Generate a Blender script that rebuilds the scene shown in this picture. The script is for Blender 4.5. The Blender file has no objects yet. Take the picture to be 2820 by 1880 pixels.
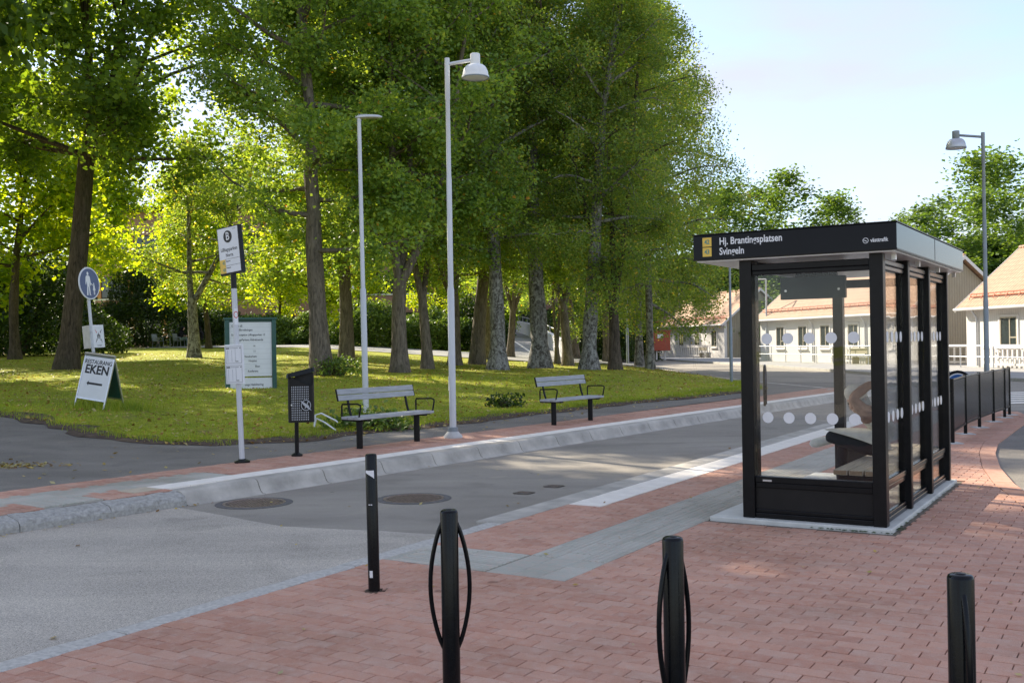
import bpy, math, random
import numpy as np
from mathutils import Vector, Matrix
R = math.radians
scene = bpy.context.scene
col = scene.collection

# ------------------------------------------------------------------ camera, sky, sun, exposure
cam_d = bpy.data.cameras.new('camera')
cam_d.sensor_width = 36.0
cam_d.lens = 36.53
cam_d.clip_start, cam_d.clip_end = 0.05, 3000
cam = bpy.data.objects.new('camera', cam_d)
col.objects.link(cam)
cam.matrix_world = Matrix.Translation((0, 0, 1.6)) @ Matrix.Rotation(R(90) + 0.002, 4, 'X') @ Matrix.Rotation(-0.0162, 4, 'Z')
scene.camera = cam

SUN_EL = R(33)
SUN_X, SUN_Y = -0.66, 0.75            # horizontal direction towards the sun
world = bpy.data.worlds.new('World')
scene.world = world
world.use_nodes = True
wn, wl = world.node_tree.nodes, world.node_tree.links
wn.clear()
w_out = wn.new('ShaderNodeOutputWorld')
w_bg = wn.new('ShaderNodeBackground')
w_bg.inputs['Strength'].default_value = 0.138
sky = wn.new('ShaderNodeTexSky')
sky.sky_type = 'NISHITA'
sky.sun_disc = False
sky.sun_elevation = SUN_EL
sky.sun_rotation = math.atan2(SUN_X, SUN_Y)
sky.altitude = 0
sky.air_density, sky.dust_density, sky.ozone_density = 1.0, 0.4, 3.0
w_tc = wn.new('ShaderNodeTexCoord')
w_map = wn.new('ShaderNodeMapping')
w_map.inputs['Scale'].default_value = (1.0, 1.0, 3.2)
w_noise = wn.new('ShaderNodeTexNoise')
w_noise.inputs['Scale'].default_value = 2.3
w_noise.inputs['Detail'].default_value = 7
w_noise.inputs['Roughness'].default_value = 0.52
w_noise.inputs['Distortion'].default_value = 0.4
w_ramp = wn.new('ShaderNodeValToRGB')
w_ramp.color_ramp.elements[0].position = 0.40
w_ramp.color_ramp.elements[0].color = (.26, .26, .26, 1)
w_ramp.color_ramp.elements[1].position = 0.64
w_ramp.color_ramp.elements[1].color = (.82, .82, .82, 1)
w_mix = wn.new('ShaderNodeMixRGB')
w_mix.inputs['Color2'].default_value = (2.7, 2.6, 2.95, 1)     # thin high cloud
wl.new(w_tc.outputs['Generated'], w_map.inputs['Vector'])
wl.new(w_map.outputs['Vector'], w_noise.inputs['Vector'])
wl.new(w_noise.outputs['Fac'], w_ramp.inputs['Fac'])
wl.new(w_ramp.outputs['Color'], w_mix.inputs['Fac'])
wl.new(sky.outputs['Color'], w_mix.inputs['Color1'])
wl.new(w_mix.outputs['Color'], w_bg.inputs['Color'])
wl.new(w_bg.outputs['Background'], w_out.inputs['Surface'])

sun_d = bpy.data.lights.new('sun', 'SUN')
sun_d.energy = 5.0
sun_d.angle = R(0.55)
sun_d.color = (1.0, 0.90, 0.74)
sun = bpy.data.objects.new('sun', sun_d)
col.objects.link(sun)
_h = math.hypot(SUN_X, SUN_Y)
to_sun = Vector((SUN_X / _h * math.cos(SUN_EL), SUN_Y / _h * math.cos(SUN_EL), math.sin(SUN_EL)))
sun.rotation_euler = (-to_sun).to_track_quat('-Z', 'Y').to_euler()
sun.location = to_sun * 60

scene.view_settings.view_transform = 'Standard'
scene.view_settings.look = 'None'
scene.view_settings.exposure = 1.18
scene.view_settings.gamma = 1.0
scene.view_settings.use_curve_mapping = False
scene.cycles.max_bounces = 14
scene.cycles.diffuse_bounces = 9
scene.cycles.transmission_bounces = 12
scene.cycles.transparent_max_bounces = 16
scene.cycles.use_denoising = True

# ------------------------------------------------------------------ materials
def sock(n, *names):
    for k in names:
        if k in n.inputs: return n.inputs[k]
def new_mat(name):
    m = bpy.data.materials.new(name); m.use_nodes = True
    nt = m.node_tree; nt.nodes.clear()
    out = nt.nodes.new('ShaderNodeOutputMaterial')
    return m, nt, out
def c4(c): return (c[0], c[1], c[2], 1)
def noise(nt, scale, detail=5, rough=.55, vec=None, dist=0):
    n = nt.nodes.new('ShaderNodeTexNoise')
    n.inputs['Scale'].default_value = scale; n.inputs['Detail'].default_value = detail
    n.inputs['Roughness'].default_value = rough; n.inputs['Distortion'].default_value = dist
    if vec is not None: nt.links.new(vec, n.inputs['Vector'])
    return n
def ramp(nt, fac, stops):
    r = nt.nodes.new('ShaderNodeValToRGB'); e = r.color_ramp.elements
    while len(e) < len(stops): e.new(0.5)
    for i, (p, c) in enumerate(stops):
        e[i].position = p; e[i].color = c4(c) if len(c) == 3 else c
    nt.links.new(fac, r.inputs['Fac']); return r
def mixrgb(nt, fac, a, b, mode='MIX'):
    m = nt.nodes.new('ShaderNodeMixRGB'); m.blend_type = mode
    for k, v in (('Fac', fac), ('Color1', a), ('Color2', b)):
        if hasattr(v, 'is_linked') or hasattr(v, 'links'): nt.links.new(v, m.inputs[k])
        elif isinstance(v, (int, float)): m.inputs[k].default_value = v
        else: m.inputs[k].default_value = c4(v)
    return m.outputs['Color']
def objvec(nt, scale=(1, 1, 1), kind='Object'):
    tc = nt.nodes.new('ShaderNodeTexCoord'); mp = nt.nodes.new('ShaderNodeMapping')
    mp.inputs['Scale'].default_value = scale
    nt.links.new(tc.outputs[kind], mp.inputs['Vector']); return mp.outputs['Vector']
def bump(nt, height, strength=.3, dist=.01, normal=None):
    b = nt.nodes.new('ShaderNodeBump'); b.inputs['Strength'].default_value = strength
    b.inputs['Distance'].default_value = dist
    nt.links.new(height, b.inputs['Height'])
    if normal is not None: nt.links.new(normal, b.inputs['Normal'])
    return b.outputs['Normal']
def principled(nt, out, color, rough=.6, metal=0, spec=.5, normal=None):
    p = nt.nodes.new('ShaderNodeBsdfPrincipled')
    if hasattr(color, 'links'): nt.links.new(color, p.inputs['Base Color'])
    else: p.inputs['Base Color'].default_value = c4(color)
    if hasattr(rough, 'links'): nt.links.new(rough, p.inputs['Roughness'])
    else: p.inputs['Roughness'].default_value = rough
    p.inputs['Metallic'].default_value = metal
    sock(p, 'Specular IOR Level', 'Specular').default_value = spec
    if normal is not None: nt.links.new(normal, p.inputs['Normal'])
    nt.links.new(p.outputs['BSDF'], out.inputs['Surface'])
    return p
def mat(name, c, rough=.6, metal=0, var=.12, scale=6, bmp=.15, bscale=70, spec=.5, stretch=(1, 1, 1), bdist=.003):
    m, nt, out = new_mat(name)
    v = objvec(nt, stretch)
    n1 = noise(nt, scale, 6, .6, v)
    lo = tuple(x * (1 - var) for x in c); hi = tuple(min(1, x * (1 + var)) for x in c)
    r = ramp(nt, n1.outputs['Fac'], [(.3, lo), (.7, hi)])
    nm = None
    if bmp:
        n2 = noise(nt, bscale, 4, .6, v)
        nm = bump(nt, n2.outputs['Fac'], bmp, bdist)
    principled(nt, out, r.outputs['Color'], rough, metal, spec, nm)
    return m
M = {}
def asphalt(name, dark, light, speck, bl=.5, wear=(.05, .5)):
    m, nt, out = new_mat(name)
    v = objvec(nt)
    big = noise(nt, .55, 5, .6, v, .6)
    streak = noise(nt, 1.0, 4, .6, objvec(nt, (.22, 2.0, 1)))
    fine = noise(nt, 130, 3, .75, v)
    vor = nt.nodes.new('ShaderNodeTexVoronoi'); vor.inputs['Scale'].default_value = 62
    nt.links.new(v, vor.inputs['Vector'])
    base = ramp(nt, big.outputs['Fac'], [(.3, dark), (.7, light)]).outputs['Color']
    st = ramp(nt, streak.outputs['Fac'], [(.35, (.86, .86, .87)), (.7, (1.12, 1.12, 1.11))]).outputs['Color']
    base = mixrgb(nt, .7, base, st, 'MULTIPLY')
    sp = ramp(nt, fine.outputs['Fac'], [(.36, (.45, .45, .46)), (.5, (1, 1, 1)), (.66, speck)]).outputs['Color']
    base = mixrgb(nt, .8, base, sp, 'MULTIPLY')
    st2 = noise(nt, 7.0, 3, .5, v)
    spots = ramp(nt, st2.outputs['Fac'], [(.735, (1, 1, 1)), (.76, (.42, .42, .43))]).outputs['Color']
    base = mixrgb(nt, 1.0, base, spots, 'MULTIPLY')
    pat = noise(nt, .9, 2, .4, v, 1.5)
    base = mixrgb(nt, 1.0, base, ramp(nt, pat.outputs['Fac'], [(.3, (.86, .86, .86)), (.42, (1, 1, 1)), (.66, (1, 1, 1)), (.74, (1.14, 1.12, 1.08))]).outputs['Color'], 'MULTIPLY')
    h = mixrgb(nt, .5, vor.outputs['Distance'], fine.outputs['Fac'])
    principled(nt, out, base, .88, 0, .25, bump(nt, h, bl, .006))
    return m
M['asphalt_lane'] = asphalt('asphalt_lane', (.30, .268, .222), (.377, .338, .28), (1.25, 1.25, 1.25), .25)
M['asphalt_old'] = asphalt('asphalt_old', (.445, .395, .325), (.545, .487, .402), (1.7, 1.7, 1.7), .7)
M['asphalt_path'] = asphalt('asphalt_path', (.195, .175, .148), (.272, .245, .208), (1.5, 1.5, 1.5), .4)
M['asphalt_far'] = asphalt('asphalt_far', (.27, .265, .26), (.33, .325, .32), (1.2, 1.2, 1.2), .2)

def brick_mat(name, stops):
    m, nt, out = new_mat(name)
    oi = nt.nodes.new('ShaderNodeObjectInfo'); ge = nt.nodes.new('ShaderNodeNewGeometry')
    ad = nt.nodes.new('ShaderNodeMath'); ad.operation = 'ADD'
    nt.links.new(oi.outputs['Random'], ad.inputs[0]); nt.links.new(ge.outputs['Random Per Island'], ad.inputs[1])
    fr = nt.nodes.new('ShaderNodeMath'); fr.operation = 'FRACT'; nt.links.new(ad.outputs[0], fr.inputs[0])
    base = ramp(nt, fr.outputs[0], stops).outputs['Color']
    pv = nt.nodes.new('ShaderNodeNewGeometry').outputs['Position']
    big = noise(nt, .8, 5, .6, pv)
    base = mixrgb(nt, .9, base, ramp(nt, big.outputs['Fac'], [(.30, (.74, .73, .70)), (.5, (1, 1, 1)), (.72, (1.12, 1.12, 1.12))]).outputs['Color'], 'MULTIPLY')
    gum = noise(nt, 4.5, 2, .4, pv)
    base = mixrgb(nt, 1.0, base, ramp(nt, gum.outputs['Fac'], [(.73, (1, 1, 1)), (.76, (.62, .6, .58))]).outputs['Color'], 'MULTIPLY')
    mid = noise(nt, 14, 5, .6, pv)
    base = mixrgb(nt, ramp(nt, mid.outputs['Fac'], [(.45, (0, 0, 0)), (.75, (.55, .55, .55))]).outputs['Color'], base, (.60, .435, .345))
    fine = noise(nt, 160, 3, .7, pv)
    base = mixrgb(nt, .55, base, ramp(nt, fine.outputs['Fac'], [(.33, (.70, .70, .70)), (.67, (1.2, 1.2, 1.2))]).outputs['Color'], 'MULTIPLY')
    principled(nt, out, base, .85, 0, .3, bump(nt, fine.outputs['Fac'], .35, .003))
    return m
M['brick'] = brick_mat('brick_red', [(0, (.49, .245, .168)), (.25, (.575, .305, .21)), (.5, (.535, .29, .205)), (.75, (.61, .34, .24)), (.9, (.56, .335, .245)), (1, (.50, .265, .185))])
M['tactile'] = brick_mat('tactile_grey', [(0, (.42, .405, .335)), (.5, (.48, .465, .39)), (1, (.52, .495, .42))])
M['kerb_light'] = mat('kerb_light_granite', (.52, .49, .435), .85, 0, .25, 30, .6, 60, bdist=.01)
M['joint'] = mat('joint_sand', (.18, .145, .108), .95, 0, .3, 9, .3, 120)
M['white_slab'] = mat('white_slab', (.92, .84, .73), .8, 0, .10, 5, .2, 90)
M['yellow_slab'] = mat('yellow_slab', (.55, .46, .33), .85, 0, .12, 6, .2, 90)
M['concrete'] = mat('kerb_concrete', (.47, .43, .365), .85, 0, .3, 2.6, .25, 80)
M['granite'] = mat('kerb_granite', (.40, .38, .34), .85, 0, .3, 26, .5, 60, bdist=.012)
M['slab'] = mat('shelter_slab', (.62, .61, .55), .85, 0, .16, 4, .2, 70)
M['footing'] = mat('concrete_footing', (.52, .52, .50), .9, 0, .15, 9, .2, 80)
M['black'] = mat('black_paint', (.0055, .006, .007), .2, 0, .3, 30, .04, 220, .22)
M['black_satin'] = mat('black_satin', (.0075, .0075, .008), .34, 0, .3, 14, .05, 160, .22)
M['dark_panel'] = mat('dark_panel', (.018, .0165, .015), .45, 0, .2, 3, .05, 160, .2)
M['fascia'] = mat('fascia_black', (.006, .0075, .010), .10, 0, .2, 2, 0, 1, .18)
M['galv'] = mat('galvanised_steel', (.50, .51, .53), .42, .55, .14, 9, .12, 50, .5)
M['galv_light'] = mat('galvanised_light', (.60, .61, .62), .5, .25, .10, 5, .06, 60, .5, (1, 1, .12))
M['grey_pole'] = mat('grey_pole', (.24, .27, .29), .45, .3, .15, 5, .06, 60, .5)
M['alu'] = mat('aluminium', (.62, .63, .65), .3, .9, .08, 20, .04, 90, .5)
M['lamp_white'] = mat('lamp_white', (.80, .80, .80), .22, 0, .05, 4, 0, 1, .5)
M['lamp_grey'] = mat('lamp_grey', (.30, .32, .33), .35, .2, .1, 5, 0, 1, .5)
M['lamp_lens'] = mat('lamp_lens', (.42, .40, .30), .12, 0, .2, 12, 0, 1, .6)
M['white'] = mat('white_print', (.80, .80, .79), .4, 0, .05, 3, 0, 1, .4)
M['sheet_white'] = mat('sign_white', (.76, .765, .77), .42, 0, .06, 2.5, .03, 30, .4)
M['ink'] = mat('dark_ink', (.018, .018, .019), .5, 0, .1, 10, 0, 1, .4)
M['grey_ink'] = mat('grey_ink', (.16, .16, .165), .5, 0, .1, 10, 0, 1, .4)
M['pale_ink'] = mat('pale_line', (.45, .46, .47), .5, 0, .1, 10, 0, 1, .4)
M['yellow'] = mat('sign_yellow', (.80, .53, .09), .45, 0, .05, 5, 0, 1, .4)
M['teal_ink'] = mat('teal_ink', (.10, .27, .24), .5, 0, .1, 9, 0, 1, .4)
M['red_ink'] = mat('red_ink', (.62, .07, .07), .5, 0, .1, 9, 0, 1, .4)
M['sign_blue'] = mat('sign_blue', (.105, .135, .235), .4, 0, .08, 4, 0, 1, .4)
M['sign_blue2'] = mat('sign_blue_bright', (.02, .10, .30), .4, 0, .08, 4, 0, 1, .4)
M['board_green'] = mat('board_green', (.020, .085, .068), .38, 0, .2, 6, .06, 50, .5)
M['bench_wood'] = mat('bench_grey_wood', (.40, .41, .41), .75, 0, .2, 5, .35, 60, .3, (1, 1, 9))
M['plank'] = mat('weathered_plank', (.62, .53, .41), .75, 0, .22, 4, .35, 50, .3, (14, 1, 14))
M['plank_end'] = mat('plank_end', (.42, .28, .17), .8, 0, .2, 40, .3, 80, .3)
M['iron'] = mat('cast_iron', (.13, .10, .085), .55, .4, .4, 25, .4, 90, .5)
M['iron_rim'] = mat('cast_iron_rim', (.27, .20, .16), .45, .5, .3, 20, .3, 90, .5)
M['collar'] = mat('asphalt_collar', (.15, .14, .13), .9, 0, .25, 20, .4, 90, .3)
M['house_white'] = mat('white_boards', (.68, .66, .64), .6, 0, .05, 3, 0, 1, .3)
M['pave_far'] = mat('far_paving', (.36, .35, .335), .9, 0, .14, .8, .1, 30, .3)
M['lane_far'] = mat('pale_lane', (.30, .29, .275), .9, 0, .12, 1.2, .1, 40, .3)
M['win_frame'] = mat('window_frame', (.36, .32, .24), .5, 0, .1, 8, 0, 1, .4)
M['rust'] = mat('red_snow_guard', (.52, .15, .065), .5, 0, .15, 6, 0, 1, .4)
M['red_box'] = mat('red_box', (.36, .07, .035), .5, 0, .15, 5, 0, 1, .4)
M['skin'] = mat('skin', (.50, .31, .235), .5, 0, .1, 18, .05, 140, .4)
M['beanie'] = mat('beanie_knit', (.62, .58, .50), .95, 0, .12, 60, .6, 180, .2)
M['hair'] = mat('grey_hair', (.34, .33, .31), .6, 0, .3, 70, .6, 190, .3, (1, 1, .2))
M['jersey'] = mat('beige_jersey', (.66, .62, .53), .9, 0, .1, 12, .4, 110, .2)
M['sleeve'] = mat('brown_sleeve', (.30, .19, .145), .85, 0, .2, 16, .4, 120, .2)
M['trousers'] = mat('dark_trousers', (.018, .020, .024), .85, 0, .2, 30, .4, 160, .2)
M['shoe'] = mat('pale_shoe', (.72, .70, .62), .7, 0, .1, 25, .2, 120, .3)
M['jeans'] = mat('pale_jeans', (.20, .26, .28), .85, 0, .2, 20, .3, 120, .2)
M['dark_coat'] = mat('dark_coat', (.012, .012, .016), .85, 0, .2, 20, .3, 120, .2)
M['eye'] = mat('dark_eye', (.03, .022, .02), .2, 0, .1, 9, 0, 1, .5)

def stripe_mat(name, c, axis, pitch, depth=.5, rough=.7, var=.1, gap=.75):
    m, nt, out = new_mat(name)
    v = objvec(nt)
    w = nt.nodes.new('ShaderNodeTexWave'); w.wave_type = 'BANDS'; w.bands_direction = axis
    w.inputs['Scale'].default_value = 2 * math.pi / (20 * pitch) * 1.0
    w.inputs['Distortion'].default_value = 0
    nt.links.new(v, w.inputs['Vector'])
    n1 = noise(nt, 1.5, 5, .6, v)
    lo = tuple(x * (1 - var) for x in c); hi = tuple(x * (1 + var) for x in c)
    base = ramp(nt, n1.outputs['Fac'], [(.3, lo), (.7, hi)]).outputs['Color']
    base = mixrgb(nt, 1.0, base, ramp(nt, w.outputs['Fac'], [(.02, (gap, gap, gap)), (.25, (1, 1, 1))]).outputs['Color'], 'MULTIPLY')
    principled(nt, out, base, rough, 0, .3, bump(nt, w.outputs['Fac'], depth, .03))
    return m
M['tile_roof'] = stripe_mat('tile_roof', (.50, .245, .145), 'X', .30, .6, .75, .16, .72)
M['gable_beige'] = stripe_mat('gable_beige', (.36, .315, .235), 'X', .16, .4, .7, .06, .8)
M['wall_boards'] = stripe_mat('wall_boards', (.66, .64, .615), 'Y', .16, .25, .6, .04, .9)

def glass_mat(name, tint, refl=1.0, rough=.0, wob=0.0):
    m, nt, out = new_mat(name)
    t = nt.nodes.new('ShaderNodeBsdfTransparent'); t.inputs['Color'].default_value = c4(tint)
    g = nt.nodes.new('ShaderNodeBsdfGlossy'); g.inputs['Roughness'].default_value = rough
    f = nt.nodes.new('ShaderNodeFresnel'); f.inputs['IOR'].default_value = 1.52
    if wob:
        n = noise(nt, 2.2, 2, .5, objvec(nt, (1, 1, 2.2)))
        b = bump(nt, n.outputs['Fac'], wob, .02)
        nt.links.new(b, g.inputs['Normal'])
    k = nt.nodes.new('ShaderNodeMath'); k.operation = 'MULTIPLY'; k.use_clamp = True
    k.inputs[1].default_value = refl
    nt.links.new(f.outputs[0], k.inputs[0])
    x = nt.nodes.new('ShaderNodeMixShader')
    nt.links.new(k.outputs[0], x.inputs['Fac']); nt.links.new(t.outputs[0], x.inputs[1]); nt.links.new(g.outputs[0], x.inputs[2])
    nt.links.new(x.outputs[0], out.inputs['Surface'])
    return m
M['glass'] = glass_mat('pane_glass', (.965, .97, .968), .7, 0, .05)
M['window_glass'] = mat('window_glass', (.035, .045, .042), .06, 0, .3, 2, 0, 1, .8)
M['screen'] = mat('display_glass', (.026, .038, .046), .2, 0, .25, 3, 0, 1, .08)
M['dot'] = mat('frosted_dot', (.80, .79, .77), .6, 0, .04, 6, 0, 1, .3)

def bark_mat(name, dark, light, sc=(7, 7, 1.3), bl=.9):
    m, nt, out = new_mat(name)
    v = objvec(nt, sc)
    n1 = noise(nt, 1.6, 8, .7, v, 1.2)
    n2 = noise(nt, .5, 4, .6, objvec(nt))
    c = ramp(nt, n1.outputs['Fac'], [(.3, dark), (.62, light)]).outputs['Color']
    c = mixrgb(nt, ramp(nt, n2.outputs['Fac'], [(.5, (0, 0, 0)), (.7, (.45, .45, .45))]).outputs['Color'], c, (.075, .085, .035))
    principled(nt, out, c, .92, 0, .2, bump(nt, n1.outputs['Fac'], bl, .05))
    return m
M['bark'] = bark_mat('oak_bark', (.045, .037, .028), (.24, .20, .155))
M['bark_dark'] = bark_mat('maple_bark', (.026, .021, .016), (.14, .11, .08))
def birch_mat():
    m, nt, out = new_mat('birch_bark')
    v = objvec(nt)
    n1 = noise(nt, 3.2, 6, .65, objvec(nt, (2.2, 2.2, 1.5)), 1.0)
    n2 = noise(nt, 9, 5, .7, objvec(nt, (1, 1, 5)))
    c = ramp(nt, n1.outputs['Fac'], [(.38, (.36, .35, .32)), (.6, (.075, .066, .055))]).outputs['Color']
    c = mixrgb(nt, ramp(nt, n2.outputs['Fac'], [(.55, (0, 0, 0)), (.66, (.9, .9, .9))]).outputs['Color'], c, (.05, .042, .036))
    principled(nt, out, c, .85, 0, .25, bump(nt, n1.outputs['Fac'], .6, .03))
    return m
M['birch_bark'] = birch_mat()

def leaf_mat(name, stops, trans, tfac=.42):
    m, nt, out = new_mat(name)
    ge = nt.nodes.new('ShaderNodeNewGeometry')
    c = ramp(nt, ge.outputs['Random Per Island'], stops).outputs['Color']
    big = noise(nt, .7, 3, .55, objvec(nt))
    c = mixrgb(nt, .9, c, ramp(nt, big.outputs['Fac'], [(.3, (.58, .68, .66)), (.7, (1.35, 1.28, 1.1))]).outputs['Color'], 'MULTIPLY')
    p = nt.nodes.new('ShaderNodeBsdfPrincipled'); nt.links.new(c, p.inputs['Base Color'])
    p.inputs['Roughness'].default_value = .5; sock(p, 'Specular IOR Level', 'Specular').default_value = .35
    t = nt.nodes.new('ShaderNodeBsdfTranslucent')
    tc = mixrgb(nt, 1.0, c, trans, 'MULTIPLY'); nt.links.new(tc, t.inputs['Color'])
    x = nt.nodes.new('ShaderNodeMixShader'); x.inputs['Fac'].default_value = tfac
    nt.links.new(p.outputs[0], x.inputs[1]); nt.links.new(t.outputs[0], x.inputs[2])
    nt.links.new(x.outputs[0], out.inputs['Surface'])
    return m
M['leaf_oak'] = leaf_mat('oak_leaf', [(0, (.105, .195, .060)), (.45, (.185, .30, .085)), (.85, (.265, .385, .10)), (.985, (.34, .42, .10)), (1, (.55, .27, .05))], (2.4, 2.0, .55), .5)
M['leaf_maple'] = leaf_mat('maple_leaf', [(0, (0.064, 0.149, 0.021)), (.5, (0.122, 0.232, 0.025)), (1, (0.214, 0.314, 0.029))], (5.2, 3.3, .6), .6)
M['leaf_maple_shade'] = leaf_mat('maple_leaf_shaded', [(0, (.06, .12, .03)), (.5, (.105, .19, .04)), (1, (.17, .26, .05))], (3.0, 2.4, .5), .5)  # darker, greener maple copy: shade of the front crowns put into the leaf colour
M['leaf_birch'] = leaf_mat('birch_leaf', [(0, (.11, .195, .055)), (.5, (.185, .285, .075)), (.92, (.28, .35, .09)), (1, (.50, .38, .09))], (2.2, 1.9, .6), .48)
M['leaf_far'] = leaf_mat('far_leaf', [(0, (0.059, 0.117, 0.029)), (.5, (0.093, 0.167, 0.036)), (1, (0.137, 0.205, 0.047))], (2.4, 2.1, .8), .4)
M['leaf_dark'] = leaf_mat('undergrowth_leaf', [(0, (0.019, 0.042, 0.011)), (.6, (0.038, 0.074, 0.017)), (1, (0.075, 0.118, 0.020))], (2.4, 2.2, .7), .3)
M['leaf_bush'] = leaf_mat('bush_leaf', [(0, (0.069, 0.124, 0.029)), (.5, (0.117, 0.193, 0.040)), (1, (0.207, 0.276, 0.059))], (2.0, 1.9, .8), .3)
M['blade'] = leaf_mat('grass_blade', [(0, (.19, .27, .03)), (.6, (.27, .34, .036)), (1, (.39, .39, .07))], (2.4, 2.2, .7), .35)
M['litter'] = leaf_mat('fallen_leaf', [(0, (.24, .11, .035)), (.35, (.42, .27, .06)), (.7, (.55, .42, .13)), (1, (.50, .44, .26))], (1.4, 1.3, .9), .2)

def grass_mat():
    m, nt, out = new_mat('lawn_grass')
    v = objvec(nt)
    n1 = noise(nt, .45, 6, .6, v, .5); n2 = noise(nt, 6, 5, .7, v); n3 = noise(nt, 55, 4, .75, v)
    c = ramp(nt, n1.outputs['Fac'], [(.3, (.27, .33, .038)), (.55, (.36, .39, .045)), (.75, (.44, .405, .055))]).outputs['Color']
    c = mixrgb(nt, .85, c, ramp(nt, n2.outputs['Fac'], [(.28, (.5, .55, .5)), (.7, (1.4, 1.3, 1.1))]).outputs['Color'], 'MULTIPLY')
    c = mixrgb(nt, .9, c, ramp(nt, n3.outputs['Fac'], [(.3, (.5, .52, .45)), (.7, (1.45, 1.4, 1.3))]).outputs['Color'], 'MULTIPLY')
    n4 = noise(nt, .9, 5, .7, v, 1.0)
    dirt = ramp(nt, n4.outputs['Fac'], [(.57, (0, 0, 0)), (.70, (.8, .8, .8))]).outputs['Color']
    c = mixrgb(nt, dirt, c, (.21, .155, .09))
    h = mixrgb(nt, .5, n2.outputs['Fac'], n3.outputs['Fac'])
    principled(nt, out, c, .95, 0, .15, bump(nt, h, .9, .04))
    return m
M['grass'] = grass_mat()
M['soil'] = mat('edge_soil', (.11, .08, .058), .95, 0, .4, 8, .7, 50, .2, bdist=.02)
def brickwall_mat():
    m, nt, out = new_mat('brick_wall')
    v = objvec(nt)
    b = nt.nodes.new('ShaderNodeTexBrick'); b.inputs['Scale'].default_value = 4
    b.inputs['Color1'].default_value = (.30, .145, .12, 1); b.inputs['Color2'].default_value = (.37, .19, .16, 1); b.inputs['Mortar'].default_value = (.33, .28, .25, 1)
    sx = nt.nodes.new('ShaderNodeSeparateXYZ'); cb = nt.nodes.new('ShaderNodeCombineXYZ')
    nt.links.new(v, sx.inputs[0]); nt.links.new(sx.outputs[0], cb.inputs[0]); nt.links.new(sx.outputs[2], cb.inputs[1])
    nt.links.new(cb.outputs[0], b.inputs['Vector'])
    principled(nt, out, b.outputs['Color'], .85, 0, .3)
    return m
M['brick_wall'] = brickwall_mat()

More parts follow.
